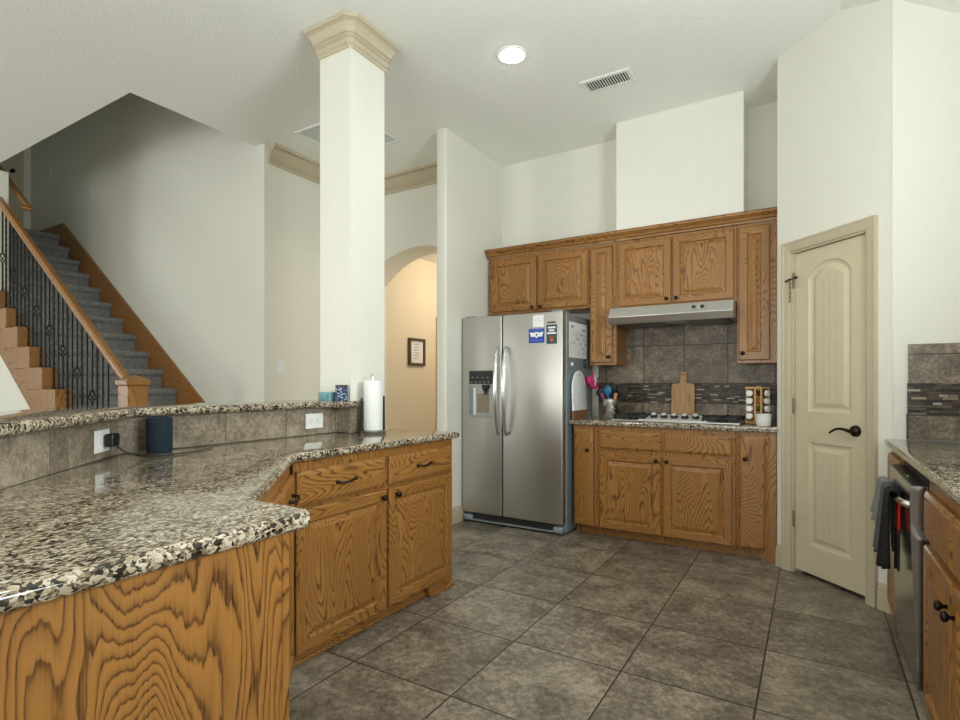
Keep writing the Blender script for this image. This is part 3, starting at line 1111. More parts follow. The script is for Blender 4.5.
# pink measuring cups hanging from a hook on the fridge side
PINK = simple('pink_plastic', srgb(205, 42, 110), 0.4)
G_CUP = 'pink measuring cups hanging on the fridge side'
for k, (yy, zz, lab) in enumerate(((4.475, 1.275, 'pink measuring cup hanging highest of its bunch on the fridge side'), (4.535, 1.245, 'pink measuring cup hanging in the middle of the bunch on the fridge side'), (4.6, 1.225, 'pink measuring cup hanging lowest and deepest beside the fridge'))):
    t = thing('measuring_cup', lab, 'measuring cup', (SXF - 0.003, yy, zz - 0.07), 0, G_CUP)
    obj('cup', MB().lathe([(0.026, 0), (0.032, 0.058), (0.029, 0.058), (0.023, 0.004), (0, 0.004)], (0.034, 0, 0), 18), PINK, t, smooth=True)
    obj('handle', MB().box(0.06, 0.068, -0.008, 0.008, 0.01, 0.1, 0.003, 1), WHITE if k == 1 else PINK, t)

# serving board leaning on the fridge side
t = thing('serving_board', 'arched white marble serving board with wooden base leaning against the fridge', 'serving board', (SXF + 0.022, 4.255, 0.9155))
W2 = 0.15


def archpts(w, h, n=16):
    return [(-w, 0), (w, 0)] + [(w * math.cos(PI * i / n), h - w * 1.1 + w * 1.1 * math.sin(PI * i / n)) for i in range(n + 1)]


m = MB().prism(archpts(W2, 0.395), 0, 0.016, axis=0, bev=0.003, seg=2)
mar = NT('white_marble')
mv = mar.noise(mar.coord(), 9, 5, 0.6, 1.5)
mar.base(mar.ramp(mv, [(0.4, (0.84, 0.86, 0.88)), (0.5, (0.76, 0.78, 0.81)), (0.55, (0.85, 0.87, 0.89))]))
mar.set(Roughness=0.12)
tilt = Matrix.Rotation(-0.03, 4, 'Y')
obj('marble_slab', m.xf(Matrix.Translation((0, 0, 0.0)) @ tilt), mar.m, t, smooth=True)
obj('wooden_base', MB().box(-0.0015, 0.0175, -W2 - 0.001, W2 + 0.001, 0.0, 0.07, 0.002, 1).xf(tilt), simple('acacia', srgb(132, 92, 60), 0.5), t)
hole = MB().lathe([(0.009, 0), (0.009, 0.001), (0, 0.001)], (0.0165, 0, 0.355), 14, axis='x')
obj('hanging_hole', hole.xf(tilt), MATTEBLACK, t)

# ------------------------------------------------------------------ gas cooktop and things on the back counter
K = thing('gas_cooktop', 'five burner stainless gas cooktop with black grates set in the granite counter', 'cooktop', (-0.88, 4.4, 0.9145))
obj('deck', MB().box(-0.455, 0.455, -0.255, 0.255, 0, 0.012, 0.005, 2), STEELX, K, smooth=True)
m = MB().ring([[(-0.25, -0.247, 0.012), (0.25, -0.247, 0.012), (0.17, -0.06, 0.012), (-0.17, -0.06, 0.012)], [(-0.245, -0.244, 0.016), (0.245, -0.244, 0.016), (0.17, -0.062, 0.052), (-0.17, -0.062, 0.052)]])
obj('control_deck', m, simple('deck_satin', (0.72, 0.72, 0.7), 0.4, 0.35), K)
for i in range(5):
    xx = -0.15 + i * 0.075
    kb = MB().lathe([(0.026, -0.012), (0.025, 0.012), (0.021, 0.024), (0.02, 0.03), (0, 0.03)], (0, 0, 0), 18)
    kt = Matrix.Translation((xx, -0.165, 0.0305)) @ Matrix.Rotation(0.5, 4, 'X')
    kb.xf(kt)
    kn = obj('control_knob', kb, BLACK, K, smooth=True)
    obj('knob_cap', MB().lathe([(0.0185, 0.0), (0.0185, 0.003), (0, 0.003)], (0, 0, 0.0301), 12).xf(kt), simple('knob_silver', (0.75, 0.75, 0.73), 0.35, 0.3), kn)


def grate(x0, x1, y0, y1):
    m = MB()
    zt = 0.042
    for a, b, c_, d_ in ((x0, x1, y0, y0 + 0.012), (x0, x1, y1 - 0.012, y1), (x0, x0 + 0.012, y0, y1), (x1 - 0.012, x1, y0, y1)):
        m.box(a, b, c_, d_, zt - 0.012, zt, 0.002, 1)
    ym = (y0 + y1) / 2
    m.box(x0, x1, ym - 0.006, ym + 0.006, zt - 0.012, zt, 0.002, 1)
    for q in (0.25, 0.75):
        yy = y0 + (y1 - y0) * q
        xm = (x0 + x1) / 2
        m.box(x0, xm - 0.03, yy - 0.005, yy + 0.005, zt - 0.01, zt + 0.004, 0.002, 1)
        m.box(xm + 0.03, x1, yy - 0.005, yy + 0.005, zt - 0.01, zt + 0.004, 0.002, 1)
        m.box(xm - 0.005, xm + 0.005, yy - (y1 - y0) * 0.25, yy - 0.03, zt - 0.01, zt + 0.004, 0.002, 1)
        m.box(xm - 0.005, xm + 0.005, yy + 0.03, yy + (y1 - y0) * 0.25, zt - 0.01, zt + 0.004, 0.002, 1)
    for px in (x0 + 0.01, x1 - 0.01):
        for py in (y0 + 0.01, y1 - 0.01):
            m.box(px - 0.007, px + 0.007, py - 0.007, py + 0.007, 0.01, zt - 0.01)
    return m


for x0, x1, y0 in ((-0.44, -0.2, -0.235), (0.2, 0.44, -0.235), (-0.19, 0.19, -0.055)):
    obj('grate', grate(x0, x1, y0, 0.235), MATTEBLACK, K)
for bx, by, br in ((-0.32, -0.12, 0.035), (-0.32, 0.12, 0.045), (0.32, -0.12, 0.045), (0.32, 0.12, 0.035), (0, 0.11, 0.055)):
    obj('burner', MB().lathe([(br, 0), (br, 0.01), (br * 0.8, 0.014), (br * 0.8, 0.02), (0, 0.022)], (bx, by, 0.012), 20), MATTEBLACK, K, smooth=True)

# paddle cutting board leaning on the tiles
t = thing('cutting_board', 'wooden paddle cutting board leaning against the tiles behind the cooktop', 'cutting board', (-0.905, 4.655, 0.9275))
bp = [(-0.09, 0), (0.09, 0), (0.092, 0.26), (0.082, 0.276), (0.034, 0.28), (0.026, 0.292), (0.025, 0.36), (0.018, 0.376), (-0.018, 0.376), (-0.025, 0.36), (-0.026, 0.292), (-0.034, 0.28), (-0.082, 0.276), (-0.092, 0.26)]
bt = NT('board_wood')
bn = bt.noise(bt.mapping((90, 90, 4)), 1, 3)
bt.base(bt.ramp(bn, [(0.3, srgb(150, 112, 72)), (0.7, srgb(186, 148, 102))]))
bt.set(Roughness=0.55)
tl = Matrix.Rotation(-0.095, 4, 'X')
obj('board', MB().prism(bp, 0, 0.016, axis=1, bev=0.003, seg=2).xf(tl), bt.m, t)
obj('hanging_hole', MB().lathe([(0.007, 0), (0.007, 0.001), (0, 0.001)], (0, -0.0002, 0.352), 12, axis='y').xf(tl), MATTEBLACK, t)

# utensil crock and utensils
t = thing('utensil_crock', 'polished steel utensil crock on the counter beside the fridge', 'crock', (-1.432, 4.43, 0.9145))
obj('pot', MB().lathe([(0, 0.0), (0.067, 0.0), (0.07, 0.004), (0.07, 0.158), (0.072, 0.16), (0.069, 0.161), (0.067, 0.158), (0.067, 0.01), (0, 0.008)], (0, 0, 0), 36, cap0=False, cap1=False), simple('satin_steel', (0.6, 0.6, 0.58), 0.24, 1.0), t, smooth=True)
RX, RY, RZ = -1.432, 4.43, 0.926


def utensil(name, label, cat, dx, dy, lean, head, mat_h, mat_s, top):
    t = thing(name, label, cat, (RX + dx, RY + dy, RZ), 0, 'kitchen utensils standing in the steel crock')
    a, b = lean
    tip = Vector((a, b, top))
    obj('handle', MB().tube([(0, 0, 0.0), tuple(tip * 0.5), tuple(tip)], 0.0065, 8), mat_s, t, smooth=True)
    obj('head', head(tip), mat_h, t, smooth='all')
    return t


def spoon_head(w, h):
    def f(tip):
        m = MB()
        rings = []
        for i in range(9):
            u = i / 8
            r = max(0.004, w * math.sin(PI * (0.06 + 0.94 * u)) ** 0.7)
            rings.append([(tip.x + r * math.cos(2 * PI * j / 14), tip.y + (0.012 if r > 0.01 else 0.005) * math.sin(2 * PI * j / 14) * (r / w), tip.z - 0.01 + h * u) for j in range(14)])
        return m.ring(rings)
    return f


def spat_head(w, h, ang=0.0):
    def f(tip):
        m = MB().box(-w, w, -0.004, 0.004, 0, h, 0.0035, 2)
        m.xf(Matrix.Translation((tip.x, tip.y, tip.z - 0.008)) @ Matrix.Rotation(ang, 4, 'Y'))
        return m
    return f


UBLACK = simple('black_nylon', (0.008, 0.008, 0.009), 0.6)
BLUEP = simple('blue_silicone', srgb(24, 104, 150), 0.45)
utensil('spoon', 'bright blue silicone spoon standing in the steel crock', 'spoon', -0.002, -0.035, (-0.008, -0.01), spoon_head(0.034, 0.085), BLUEP, BLUEP, 0.19)
utensil('spatula', 'black spatula standing tallest behind the blue spoon in the crock', 'spatula', 0.002, 0.02, (0.0, 0.02), spoon_head(0.036, 0.095), UBLACK, UBLACK, 0.205)
utensil('ladle', 'black ladle leaning towards the fridge in the steel crock', 'ladle', -0.03, -0.005, (-0.05, 0.0), spoon_head(0.046, 0.085), UBLACK, UBLACK, 0.17)
utensil('slotted_turner', 'black turner leaning towards the cooktop in the steel crock', 'turner', 0.028, -0.005, (0.055, 0.0), spat_head(0.042, 0.1, 0.35), UBLACK, UBLACK, 0.17)
utensil('serving_spoon', 'black serving spoon behind the leaning turner in the steel crock', 'spoon', 0.03, 0.025, (0.03, 0.015), spoon_head(0.036, 0.09), UBLACK, UBLACK, 0.19)
utensil('tongs', 'pink handled tongs low at the front of the steel crock', 'tongs', -0.025, -0.03, (-0.02, -0.015), spat_head(0.014, 0.055, -0.35), simple('plum_plastic', srgb(120, 36, 84), 0.4), UBLACK, 0.155)
utensil('wooden_spoon', 'tan wooden spoon at the cooktop side of the steel crock', 'spoon', 0.035, -0.03, (0.012, -0.012), spat_head(0.013, 0.06, 0.2), simple('tan_wood', srgb(176, 132, 92), 0.6), simple('tan_wood_handle', srgb(176, 132, 92), 0.6), 0.15)

# spice rack, jars in two columns per face
SRX, SRY = -0.338, 4.4
t = thing('spice_rack', 'small wooden tower spice rack on the counter by the pantry wall', 'spice rack', (SRX, SRY, 0.9145), -0.42)
WOODL = simple('light_bamboo', srgb(196, 152, 98), 0.5)
obj('base', MB().box(-0.062, 0.062, -0.055, 0.065, 0.0, 0.014, 0.003, 1), WOODL, t)
obj('top', MB().box(-0.062, 0.062, -0.055, 0.065, 0.25, 0.264, 0.003, 1), WOODL, t)
for px in (-0.056, 0.006, 0.05):
    obj('post', MB().box(px, px + 0.01, -0.052, -0.042, 0.014, 0.25), WOODL, t)
obj('post', MB().box(0.05, 0.06, 0.05, 0.06, 0.014, 0.25), WOODL, t)
obj('back_panel', MB().box(-0.056, 0.0, 0.05, 0.06, 0.014, 0.25), WOODL, t)
SPICE = [srgb(150, 84, 44), srgb(92, 58, 34), srgb(170, 120, 60), srgb(84, 90, 46)]
ranks = ['top', 'second', 'third', 'lowest']
Rm = Matrix.Translation((SRX, SRY, 0.9145)) @ Matrix.Rotation(-0.42, 4, 'Z')
for k in range(4):
    zz = 0.218 - k * 0.055
    # column facing the room: lids toward local -y
    j = thing('spice_jar', 'white lidded spice jar facing the room, %s of the front column in the spice rack' % ranks[k], 'spice jar', Rm @ Vector((-0.024, -0.05, zz)), -0.42, 'spice jars lids facing the room')
    obj('glass', MB().lathe([(0.02, -0.085), (0.021, -0.01), (0.018, 0.0)], (0, 0, 0), 18, axis='y'), simple('spice_%d' % k, SPICE[k], 0.2), j, smooth=True)
    obj('lid', MB().lathe([(0.022, 0.0), (0.022, 0.016), (0.02, 0.018), (0, 0.018)], (0, 0, 0), 20, axis='y'), WHITE, j, smooth=True)
    if k < 4:
        j = thing('spice_jar', 'spice jar lying with its white lid toward the pantry, %s of the side column' % ranks[k], 'spice jar', Rm @ Vector((0.062, 0.002, zz)), -0.42, 'spice jars lids facing the pantry wall')
        obj('glass', MB().lathe([(0.02, -0.058), (0.021, -0.01), (0.018, 0.0)], (0, 0, 0), 18, axis='x'), simple('spice_side_%d' % k, SPICE[(k + 1) % 4], 0.2), j, smooth=True)
        obj('lid', MB().lathe([(0.022, 0.0), (0.022, 0.018), (0.02, 0.02), (0, 0.02)], (0, 0, 0), 20, axis='x'), WHITE, j, smooth=True)
m = MB().lathe([(0, 0), (0.043, 0), (0.046, 0.006), (0.049, 0.07), (0.052, 0.073), (0.052, 0.078), (0.047, 0.078), (0.044, 0.012), (0, 0.01)], (-0.285, 4.2, 0.9145), 32, cap0=False, cap1=False)
tag(obj('ramekin', m, simple('white_ceramic', (0.78, 0.78, 0.75), 0.25), smooth=True), 'small white ceramic bowl in front of the spice rack', 'bowl')

# ------------------------------------------------------------------ right counter run
RXF = 0.354   # carcass face, looking -x (rotation -90): local x runs toward the camera
bullnose([(0.325, 3.548), (0.325, 1.5), (0.97, 1.5), (0.97, 3.548)], 0.877, 0.914, 'countertop', 'speckled granite countertop above the dishwasher')
struct('wall_return_tile_upper', MB().box(0.424, 0.97, 3.539, 3.55, 1.205, 1.405), RET_UP)
struct('wall_return_tile_mosaic', MB().box(0.42, 0.97, 3.537, 3.55, 1.045, 1.205), MOSAIC)
struct('wall_return_tile_lower', MB().box(0.416, 0.97, 3.539, 3.55, 0.916, 1.045), BACK_LO)
c = cab('base_cabinet', 'narrow oak base cabinet between the dishwasher and the pantry corner', 'cabinet', (RXF, 3.545, 0), -PI / 2, 'oak base cabinets under the dishwasher counter')
bbody(c, 0, 0.455)
cdoor(c, 0.02, 0.44, 0.08, 0.655, 0.41, 0.62)
cdrawer(c, 0.02, 0.44, 0.69, 0.845)
c = cab('base_cabinet', 'oak base cabinet with a drawer and paired doors beside the dishwasher', 'cabinet', (RXF, 2.47, 0), -PI / 2, 'oak base cabinets under the dishwasher counter')
bbody(c, 0, 0.96)
cdrawer(c, 0.022, 0.46, 0.66, 0.825)
cdrawer(c, 0.48, 0.94, 0.66, 0.825)
cdoor(c, 0.022, 0.455, 0.08, 0.635, 0.425, 0.555)
cdoor(c, 0.485, 0.94, 0.08, 0.635, 0.515, 0.555)
W = thing('dishwasher', 'stainless steel dishwasher with a black top control strip under the granite counter', 'dishwasher', (RXF, 3.085, 0), -PI / 2)
dwp = []
m = MB()
# door panel with a slight bow: profile in (y,z), width along x
prof = [(0.0, 0.095), (-0.03, 0.1), (-0.036, 0.3), (-0.046, 0.55), (-0.052, 0.75), (-0.052, 0.826), (-0.048, 0.832), (0.0, 0.832)]
m.prism(prof, 0.008, 0.6, axis=0)
obj('door_panel', m, steel('dishwasher_steel', (0.36, 0.36, 0.35), 0.2), W, smooth=True)
obj('tub', MB().box(0.008, 0.6, 0.0005, 0.57, 0.095, 0.86), MATTEBLACK, W)
obj('control_strip', MB().box(0.012, 0.596, -0.048, 0.0, 0.8325, 0.837), BLACK, W)
obj('indicator_light', MB().box(0.37, 0.385, -0.036, -0.028, 0.8371, 0.8376), emit('green_led', (0.3, 0.7, 0.15), 0.25), W)
obj('toe_panel', MB().box(0.008, 0.6, -0.005, 0.03, 0.003, 0.093), STEEL, W)
pts = []
for i in range(17):
    u = i / 16
    pts.append((0.04 + 0.52 * u, -0.045 - 0.034 * math.sin(PI * u) ** 0.5, 0.755))
obj('handle', MB().tube(pts, 0.0125, 12), CHROME, W, smooth='all')


def towel(name, label, x0, x1, front, back, mats, seed):
    """folded towel over the dishwasher handle; local x along handle, y out"""
    rnd = random.Random(seed)
    t = thing(name, label, 'towel', (RXF, 3.085, 0), -PI / 2, 'dish towels on the dishwasher handle')
    m = MB()
    N, M = 14, 26
    sheets = []
    prof = []
    for i in range(M + 1):
        u = i / M
        if u < 0.42:
            v = 1 - u / 0.42
            prof.append((-0.1 - 0.008 * v, 0.765 - v * front, v))
        elif u < 0.58:
            a = PI * (u - 0.42) / 0.16
            prof.append((-0.081 - 0.019 * math.cos(a), 0.765 + 0.018 * math.sin(a), 0))
        else:
            v = (u - 0.58) / 0.42
            prof.append((-0.062, 0.765 - v * back, v))
    ph = [rnd.random() * 6 for _ in range(3)]
    rings = []
    for y, z, v in prof:
        row = []
        for j in range(N + 1):
            s = j / N
            w = 0.015 * v * (math.sin(s * 13 + ph[0]) + 0.6 * math.sin(s * 25 + ph[1]))
            xx = x0 + (x1 - x0) * s + 0.01 * v * math.sin(ph[2] + 4 * s)
            row.append((xx, y - 0.004 * v + (w if y < -0.099 else 0), z + 0.012 * v * math.sin(s * 5 + ph[1])))
        rings.append(row)
    m.strip(rings)
    o = obj('cloth', m, mats, t, smooth='all')
    md = o.modifiers.new('thick', 'SOLIDIFY')
    md.thickness = 0.007
    md.offset = 0
    return t, o


towel('dish_towel', 'dark grey dish towel draped over the far end of the dishwasher handle', 0.05, 0.2, 0.15, 0.2, cloth('towel_dark_grey', srgb(104, 109, 111), srgb(152, 155, 155)), 4)
towel('dish_towel', 'black and charcoal dish towel in the middle of the dishwasher handle', 0.21, 0.315, 0.26, 0.25, cloth('towel_charcoal', srgb(58, 60, 62), srgb(112, 115, 115)), 9)
t, o = towel('dish_towel', 'thin dark towel with a red patch at the camera end of the dishwasher handle', 0.325, 0.42, 0.3, 0.3, [cloth('towel_black', srgb(24, 24, 25), srgb(60, 60, 60)), cloth('towel_red', srgb(176, 30, 26), srgb(206, 60, 50))], 12)
for p in o.data.polygons:
    z = p.center.z
    if 0.62 < z < 0.74 and p.center.y > -0.095:
        p.material_index = 1

# ------------------------------------------------------------------ peninsula
TX = -2.42                  # tile plane of the bar wall (straight part)
TS = TX + 1.12              # x+y on the diagonal part
PX = -1.83                  # cabinet face
counter = [(-1.80, 2.71), (-2.324, 2.71), (-2.324, 2.33), (TX - 0.04, 2.33), (TX - 0.04, 1.103), (-1.14, -0.2), (-0.955, -0.2), (-0.955, 0.835), (-0.985, 0.865), (-1.19, 0.865), (-1.80, 1.495)]
bullnose(counter, 0.877, 0.914, 'countertop', 'large angled speckled granite countertop of the peninsula below the raised bar')
wall_t = MB()
kw = [(TX - 0.012, 2.333), (TX - 0.012, 1.115), (-1.1145, -0.19), (-1.21, -0.29), (TX - 0.13, 1.06), (TX - 0.13, 2.333)]
struct('wall_bar', MB().prism(kw, 0, 0.8765).prism(kw, 0.9145, 1.062), WALL)
m = MB().box(TX - 0.011, TX, 1.123, 2.334, 0.915, 1.062)
m.box(TX, CXb + 0.011, 2.323, 2.334, 0.915, 1.062)
m.box(CXb + 0.001, CXb + 0.011, 2.334, 2.45, 0.915, 1.062)
struct('wall_bar_tile', m, BAR_TILE)
m = MB().prism([(TX, 1.123), (-1.103, -0.194), (-1.1105, -0.2015), (TX - 0.011, 1.118)], 0.915, 1.062)
struct('wall_bar_tile_diagonal', m, BAR_TILE_D)
q = 0.045
bar = [(TX + q, 2.2), (CXb + 0.04, 2.24), (CXb + 0.04, 2.45), (CXb + 0.0015, 2.45), (CXb + 0.0015, 2.333), (CXa - 0.0015, 2.333), (CXa - 0.0015, 2.45), (TX - 0.36, 2.45),
       (TX - 0.36, 1.02), (-1.32, -0.46), (-1.05, -0.19), (TX + q, 1.16 + 0.013)]
bullnose(bar, 1.0635, 1.1, 'bar_top', 'raised speckled granite bar top bending around the back of the peninsula')
# far cabinet run
c = cab('base_cabinet', 'oak peninsula cabinet with two drawers over two tall doors facing the kitchen', 'cabinet', (PX, 1.498, 0), PI / 2, 'oak peninsula cabinets')
bm_ = MB().box(0.014, 1.176, 0.001, 0.46, 0.07, 0.876, 0.0015, 1).box(0.014, 0.96, 0.05, 0.46, 0.001, 0.072)
obj('body', bm_, OAKZ, c)
cdrawer(c, 0.024, 0.568, 0.69, 0.835, True)
cdrawer(c, 0.598, 1.152, 0.69, 0.835, True)
cdoor(c, 0.018, 0.574, 0.075, 0.672, 0.535, 0.64)
cdoor(c, 0.594, 1.152, 0.075, 0.672, 0.645, 0.64)
obj('toe_molding', MB().box(0.0, 0.98, 0.032, 0.05, 0.001, 0.022, 0.006, 2).box(0.0, 0.96, 0.042, 0.05, 0.001, 0.07), OAKX, c)
fp = MB().prism([(0.96, 0.001), (1.176, 0.001), (1.176, 0.07), (0.93, 0.07), (0.955, 0.03)], 0.002, 0.12, axis=1, bev=0.002, seg=1)
fp.box(1.158, 1.186, -0.012, 0.45, 0.001, 0.024, 0.006, 2).box(0.95, 1.18, -0.012, 0.004, 0.001, 0.02, 0.005, 2)
obj('corner_foot', fp, OAKZ, c)
# diagonal cabinet
dl = math.sqrt((1.83 - 1.262) ** 2 * 2)
c = cab('base_cabinet', 'oak corner cabinet set diagonally in the bend of the peninsula', 'cabinet', (-1.262, 0.93, 0), 3 * PI / 4, 'oak peninsula cabinets')
m = MB().prism([(0.0, 0.001), (dl - 0.012, 0.001), (dl - 0.012, 0.02), (dl + 0.3, 0.36), (0.33, 0.44), (-0.12, 0.16)], 0.07, 0.876)
obj('body', m, OAKZ, c)
cdrawer(c, 0.05, 0.385, 0.69, 0.835, False)
pull([o for o in c.children if o.name.startswith('drawer')][0], 0.16, 0.765)
cdrawer(c, 0.415, dl - 0.05, 0.69, 0.835, False)
pull([o for o in c.children if o.name.startswith('drawer')][-1], dl - 0.19, 0.765)
cdoor(c, 0.05, 0.385, 0.075, 0.672, 0.085, 0.64)
cdoor(c, 0.415, dl - 0.05, 0.075, 0.672)
# near end panel
c = cab('base_cabinet', 'oak cabinet with a plain boldly grained panel at the camera end of the peninsula', 'cabinet', (-0.978, 0.0, 0), PI / 2, 'oak peninsula cabinets')
obj('body', MB().prism([(-0.18, 0.0205), (0.79, 0.02), (0.79, 0.27), (0.15, 0.27), (-0.18, 0.09)], 0.001, 0.876), OAKZ, c)
obj('side_panel', MB().box(-0.18, 0.79, 0.0, 0.02, 0.001, 0.876, 0.001, 1), OAKZ, c)
obj('corner_trim', MB().box(0.778, 0.796, -0.004, 0.03, 0.001, 0.876, 0.002, 1), OAKZ, c)

# outlets on the bar tile
def outlet(name, label, loc, rz, horizontal=False, switch=False):
    t = thing(name, label, 'switch' if switch else 'outlet', loc, rz)
    w, h = (0.125, 0.085) if horizontal else (0.078, 0.12)
    obj('cover_plate', MB().box(-w / 2, w / 2, -0.006, 0, -h / 2, h / 2, 0.003, 2), WHITE, t)
    if switch:
        obj('rocker', MB().box(-0.017, 0.017, -0.01, -0.005, -0.034, 0.034, 0.003, 2), PAPER, t)
    else:
        m = MB()
        for s in (-1, 1):
            u = (s * 0.022, 0) if horizontal else (0, s * 0.022)
            m.box(u[0] - 0.0155, u[0] + 0.0155, -0.0075, -0.005, u[1] - 0.0155, u[1] + 0.0155, 0.004, 2)
        soc = obj('socket', m, PAPER, t)
        m = MB()
        for s in (-1, 1):
            u = (s * 0.022, 0) if horizontal else (0, s * 0.022)
            for e in (-1, 1):
                if horizontal:
                    m.box(u[0] - 0.005, u[0] + 0.004, -0.0079, -0.007, e * 0.006 - 0.0012, e * 0.006 + 0.0012)
                else:
                    m.box(e * 0.006 - 0.0012, e * 0.006 + 0.0012, -0.0079, -0.007, u[1] - 0.004, u[1] + 0.005)
        obj('slot', m, DARKINK, soc)
    return t


outlet('wall_outlet', 'white horizontal outlet plate on the tile near the column', (TX + 0.0005, 2.145, 0.99), PI / 2, True)
od = Vector((-2.311, 1.011, 0.983))
sh_ = (od.x + od.y - TS) / 2
outlet('wall_outlet', 'white outlet plate on the angled tile with a black adapter plugged in', (od.x - sh_ + 0.0006, od.y - sh_ + 0.0006, od.z), 3 * PI / 4, True)
t = thing('power_adapter', 'black square power adapter plugged into the outlet on the angled tile', 'adapter', (od.x - sh_ + 0.008, od.y - sh_ + 0.008, od.z), 3 * PI / 4)
obj('plug_body', MB().box(-0.005, 0.062, -0.032, -0.002, -0.024, 0.026, 0.006, 3), BLACK, t, smooth=True)
# smart speaker with its cord
SPX, SPY = -2.335, 1.243
t = thing('smart_speaker', 'dark blue fabric covered cylindrical speaker on the counter beside the outlet', 'speaker', (SPX, SPY, 0.9145))
sp = cloth('speaker_fabric', srgb(22, 30, 40), srgb(50, 62, 76), 420)
obj('speaker_body', MB().lathe([(0, 0), (0.044, 0), (0.048, 0.004), (0.048, 0.137), (0.045, 0.145), (0.04, 0.148), (0, 0.148)], (0, 0, 0), 40, cap0=False, cap1=False), sp, t, smooth=True)
pts = [(od.x - sh_ - 0.018, od.y - sh_ + 0.06, 0.962), (-2.3, 1.09, 0.935), (-2.27, 1.125, 0.919), (-2.22, 1.14, 0.918), (-2.19, 1.19, 0.9185), (-2.21, 1.235, 0.918), (-2.26, 1.15, 0.921), (-2.215, 1.165, 0.922), (-2.195, 1.22, 0.918), (-2.2, 1.30, 0.918), (-2.23, 1.38, 0.918), (-2.3, 1.46, 0.918)]


def smooth_pts(p, n=6):
    p = [Vector(q) for q in p]
    out = []
    for i in range(len(p) - 1):
        a, b, c_, d_ = p[max(i - 1, 0)], p[i], p[i + 1], p[min(i + 2, len(p) - 1)]
        for k in range(n):
            u = k / n
            out.append(0.5 * ((2 * b) + (c_ - a) * u + (2 * a - 5 * b + 4 * c_ - d_) * u * u + (3 * b - a - 3 * c_ + d_) * u ** 3))
    out.append(p[-1])
    return out


tag(obj('power_cord', MB().tube(smooth_pts(pts), 0.0028, 6).xf(Matrix.Translation((-SPX, -SPY, -0.9145))), BLACK, t, smooth='all'), 'thin black power cord tangled on the granite')

# candles on the bar
t = thing('candle_tin', 'wide light blue candle tin on the raised bar beside the dark jar', 'candle', (-2.445, 2.272, 1.1005))
obj('tin', MB().lathe([(0, 0), (0.052, 0), (0.053, 0.003), (0.053, 0.05), (0.05, 0.052), (0, 0.052)], (0, 0, 0), 32, cap0=False, cap1=False), simple('tin_blue', srgb(104, 146, 158), 0.3, 0.3), t, smooth=True)
t = thing('candle_jar', 'dark blue patterned candle jar with a black lid on the raised bar by the column', 'candle', (-2.345, 2.285, 1.1005))
jt = NT('jar_pattern')
jn = jt.noise(jt.coord(), 130, 2, 0.5)
jt.base(jt.ramp(jn, [(0.42, srgb(26, 38, 74)), (0.52, srgb(60, 80, 124)), (0.6, srgb(176, 190, 206))]))
jt.set(Roughness=0.15)
obj('jar', MB().lathe([(0, 0), (0.034, 0), (0.036, 0.003), (0.036, 0.078), (0.032, 0.082), (0, 0.082)], (0, 0, 0), 28, cap0=False, cap1=False), jt.m, t, smooth=True)
obj('lid', MB().lathe([(0.0, 0.0), (0.036, 0), (0.036, 0.012), (0.034, 0.013), (0, 0.013)], (0, 0, 0.0815), 28, cap0=False, cap1=False), BLACK, t, smooth=True)
# paper towel holder and roll
PTX, PTY = -2.23, 2.425
t = thing('paper_towel_holder', 'steel paper towel holder standing on the peninsula counter beside the column', 'paper towel holder', (PTX, PTY, 0.9145))
obj('base', MB().lathe([(0, 0), (0.078, 0), (0.08, 0.004), (0.08, 0.008), (0.074, 0.011), (0, 0.012)], (0, 0, 0), 36, cap0=False, cap1=False), simple('pewter', (0.3, 0.3, 0.28), 0.3, 0.9), t, smooth=True)
obj('rod', MB().tube([(0, 0, 0.01), (0, 0, 0.328)], 0.006, 10), CHROME, t)
obj('finial', MB().tube([(-0.02, 0, 0.328), (-0.012, 0, 0.34), (0, 0, 0.344), (0.012, 0, 0.34), (0.02, 0, 0.328)], 0.004, 8), CHROME, t, smooth='all')
for a, hh in ((0.95, 0.215), (0.95 + PI, 0.205)):
    obj('arm', MB().tube([(0.066 * math.cos(a), 0.066 * math.sin(a), 0.006), (0.066 * math.cos(a), 0.066 * math.sin(a), hh)], [0.0075, 0.006], 10), MATTEBLACK, t)
m = MB().lathe([(0.02, 0), (0.054, 0), (0.055, 0.004), (0.055, 0.288), (0.053, 0.292), (0.02, 0.292), (0.019, 0.288), (0.019, 0.004)], (PTX, PTY, 0.9272), 36, cap0=False, cap1=False)
m.b.verts.ensure_lookup_table()
m.ring([[(PTX + r * math.cos(2 * PI * j / 36), PTY + r * math.sin(2 * PI * j / 36), z) for j in range(36)] for r, z in ((0.019, 0.9312), (0.02, 0.9272))], cap0=False, cap1=False)
tag(obj('paper_towel_roll', m, PAPER, smooth=True), 'white paper towel roll standing on the steel holder', 'paper towel')

# ------------------------------------------------------------------ wall and ceiling fittings
outlet('light_switch', 'white rocker light switch on the wall beyond the bar', (-4.1995, 3.32, 1.36), PI / 2, switch=True)
outlet('light_switch', 'small pale switch plate high on the stair wall in shadow', (-8.55, YF - 0.0005, 3.98), 0, switch=True)
t = thing('recessed_light', 'round lit recessed downlight in the kitchen ceiling', 'ceiling light', (-1.68, 3.15, ZC))
obj('trim_ring', MB().lathe([(0.075, -0.002), (0.085, -0.008), (0.1, -0.006), (0.103, 0.0), (0.075, 0.0)], (0, 0, 0), 40, cap0=False, cap1=False), WHITE, t, smooth=True)
obj('lens', MB().lathe([(0.0, -0.03), (0.03, -0.028), (0.06, -0.019), (0.077, -0.006), (0.078, 0.0)], (0, 0, 0), 36, cap0=False, cap1=False), emit('lamp_glow', (1.0, 0.97, 0.92), 18), t, smooth=True)
t = thing('air_vent', 'white slatted air register in the kitchen ceiling', 'vent', (-1.245, 3.78, ZC), 0)
VW, VD = 0.178, 0.09
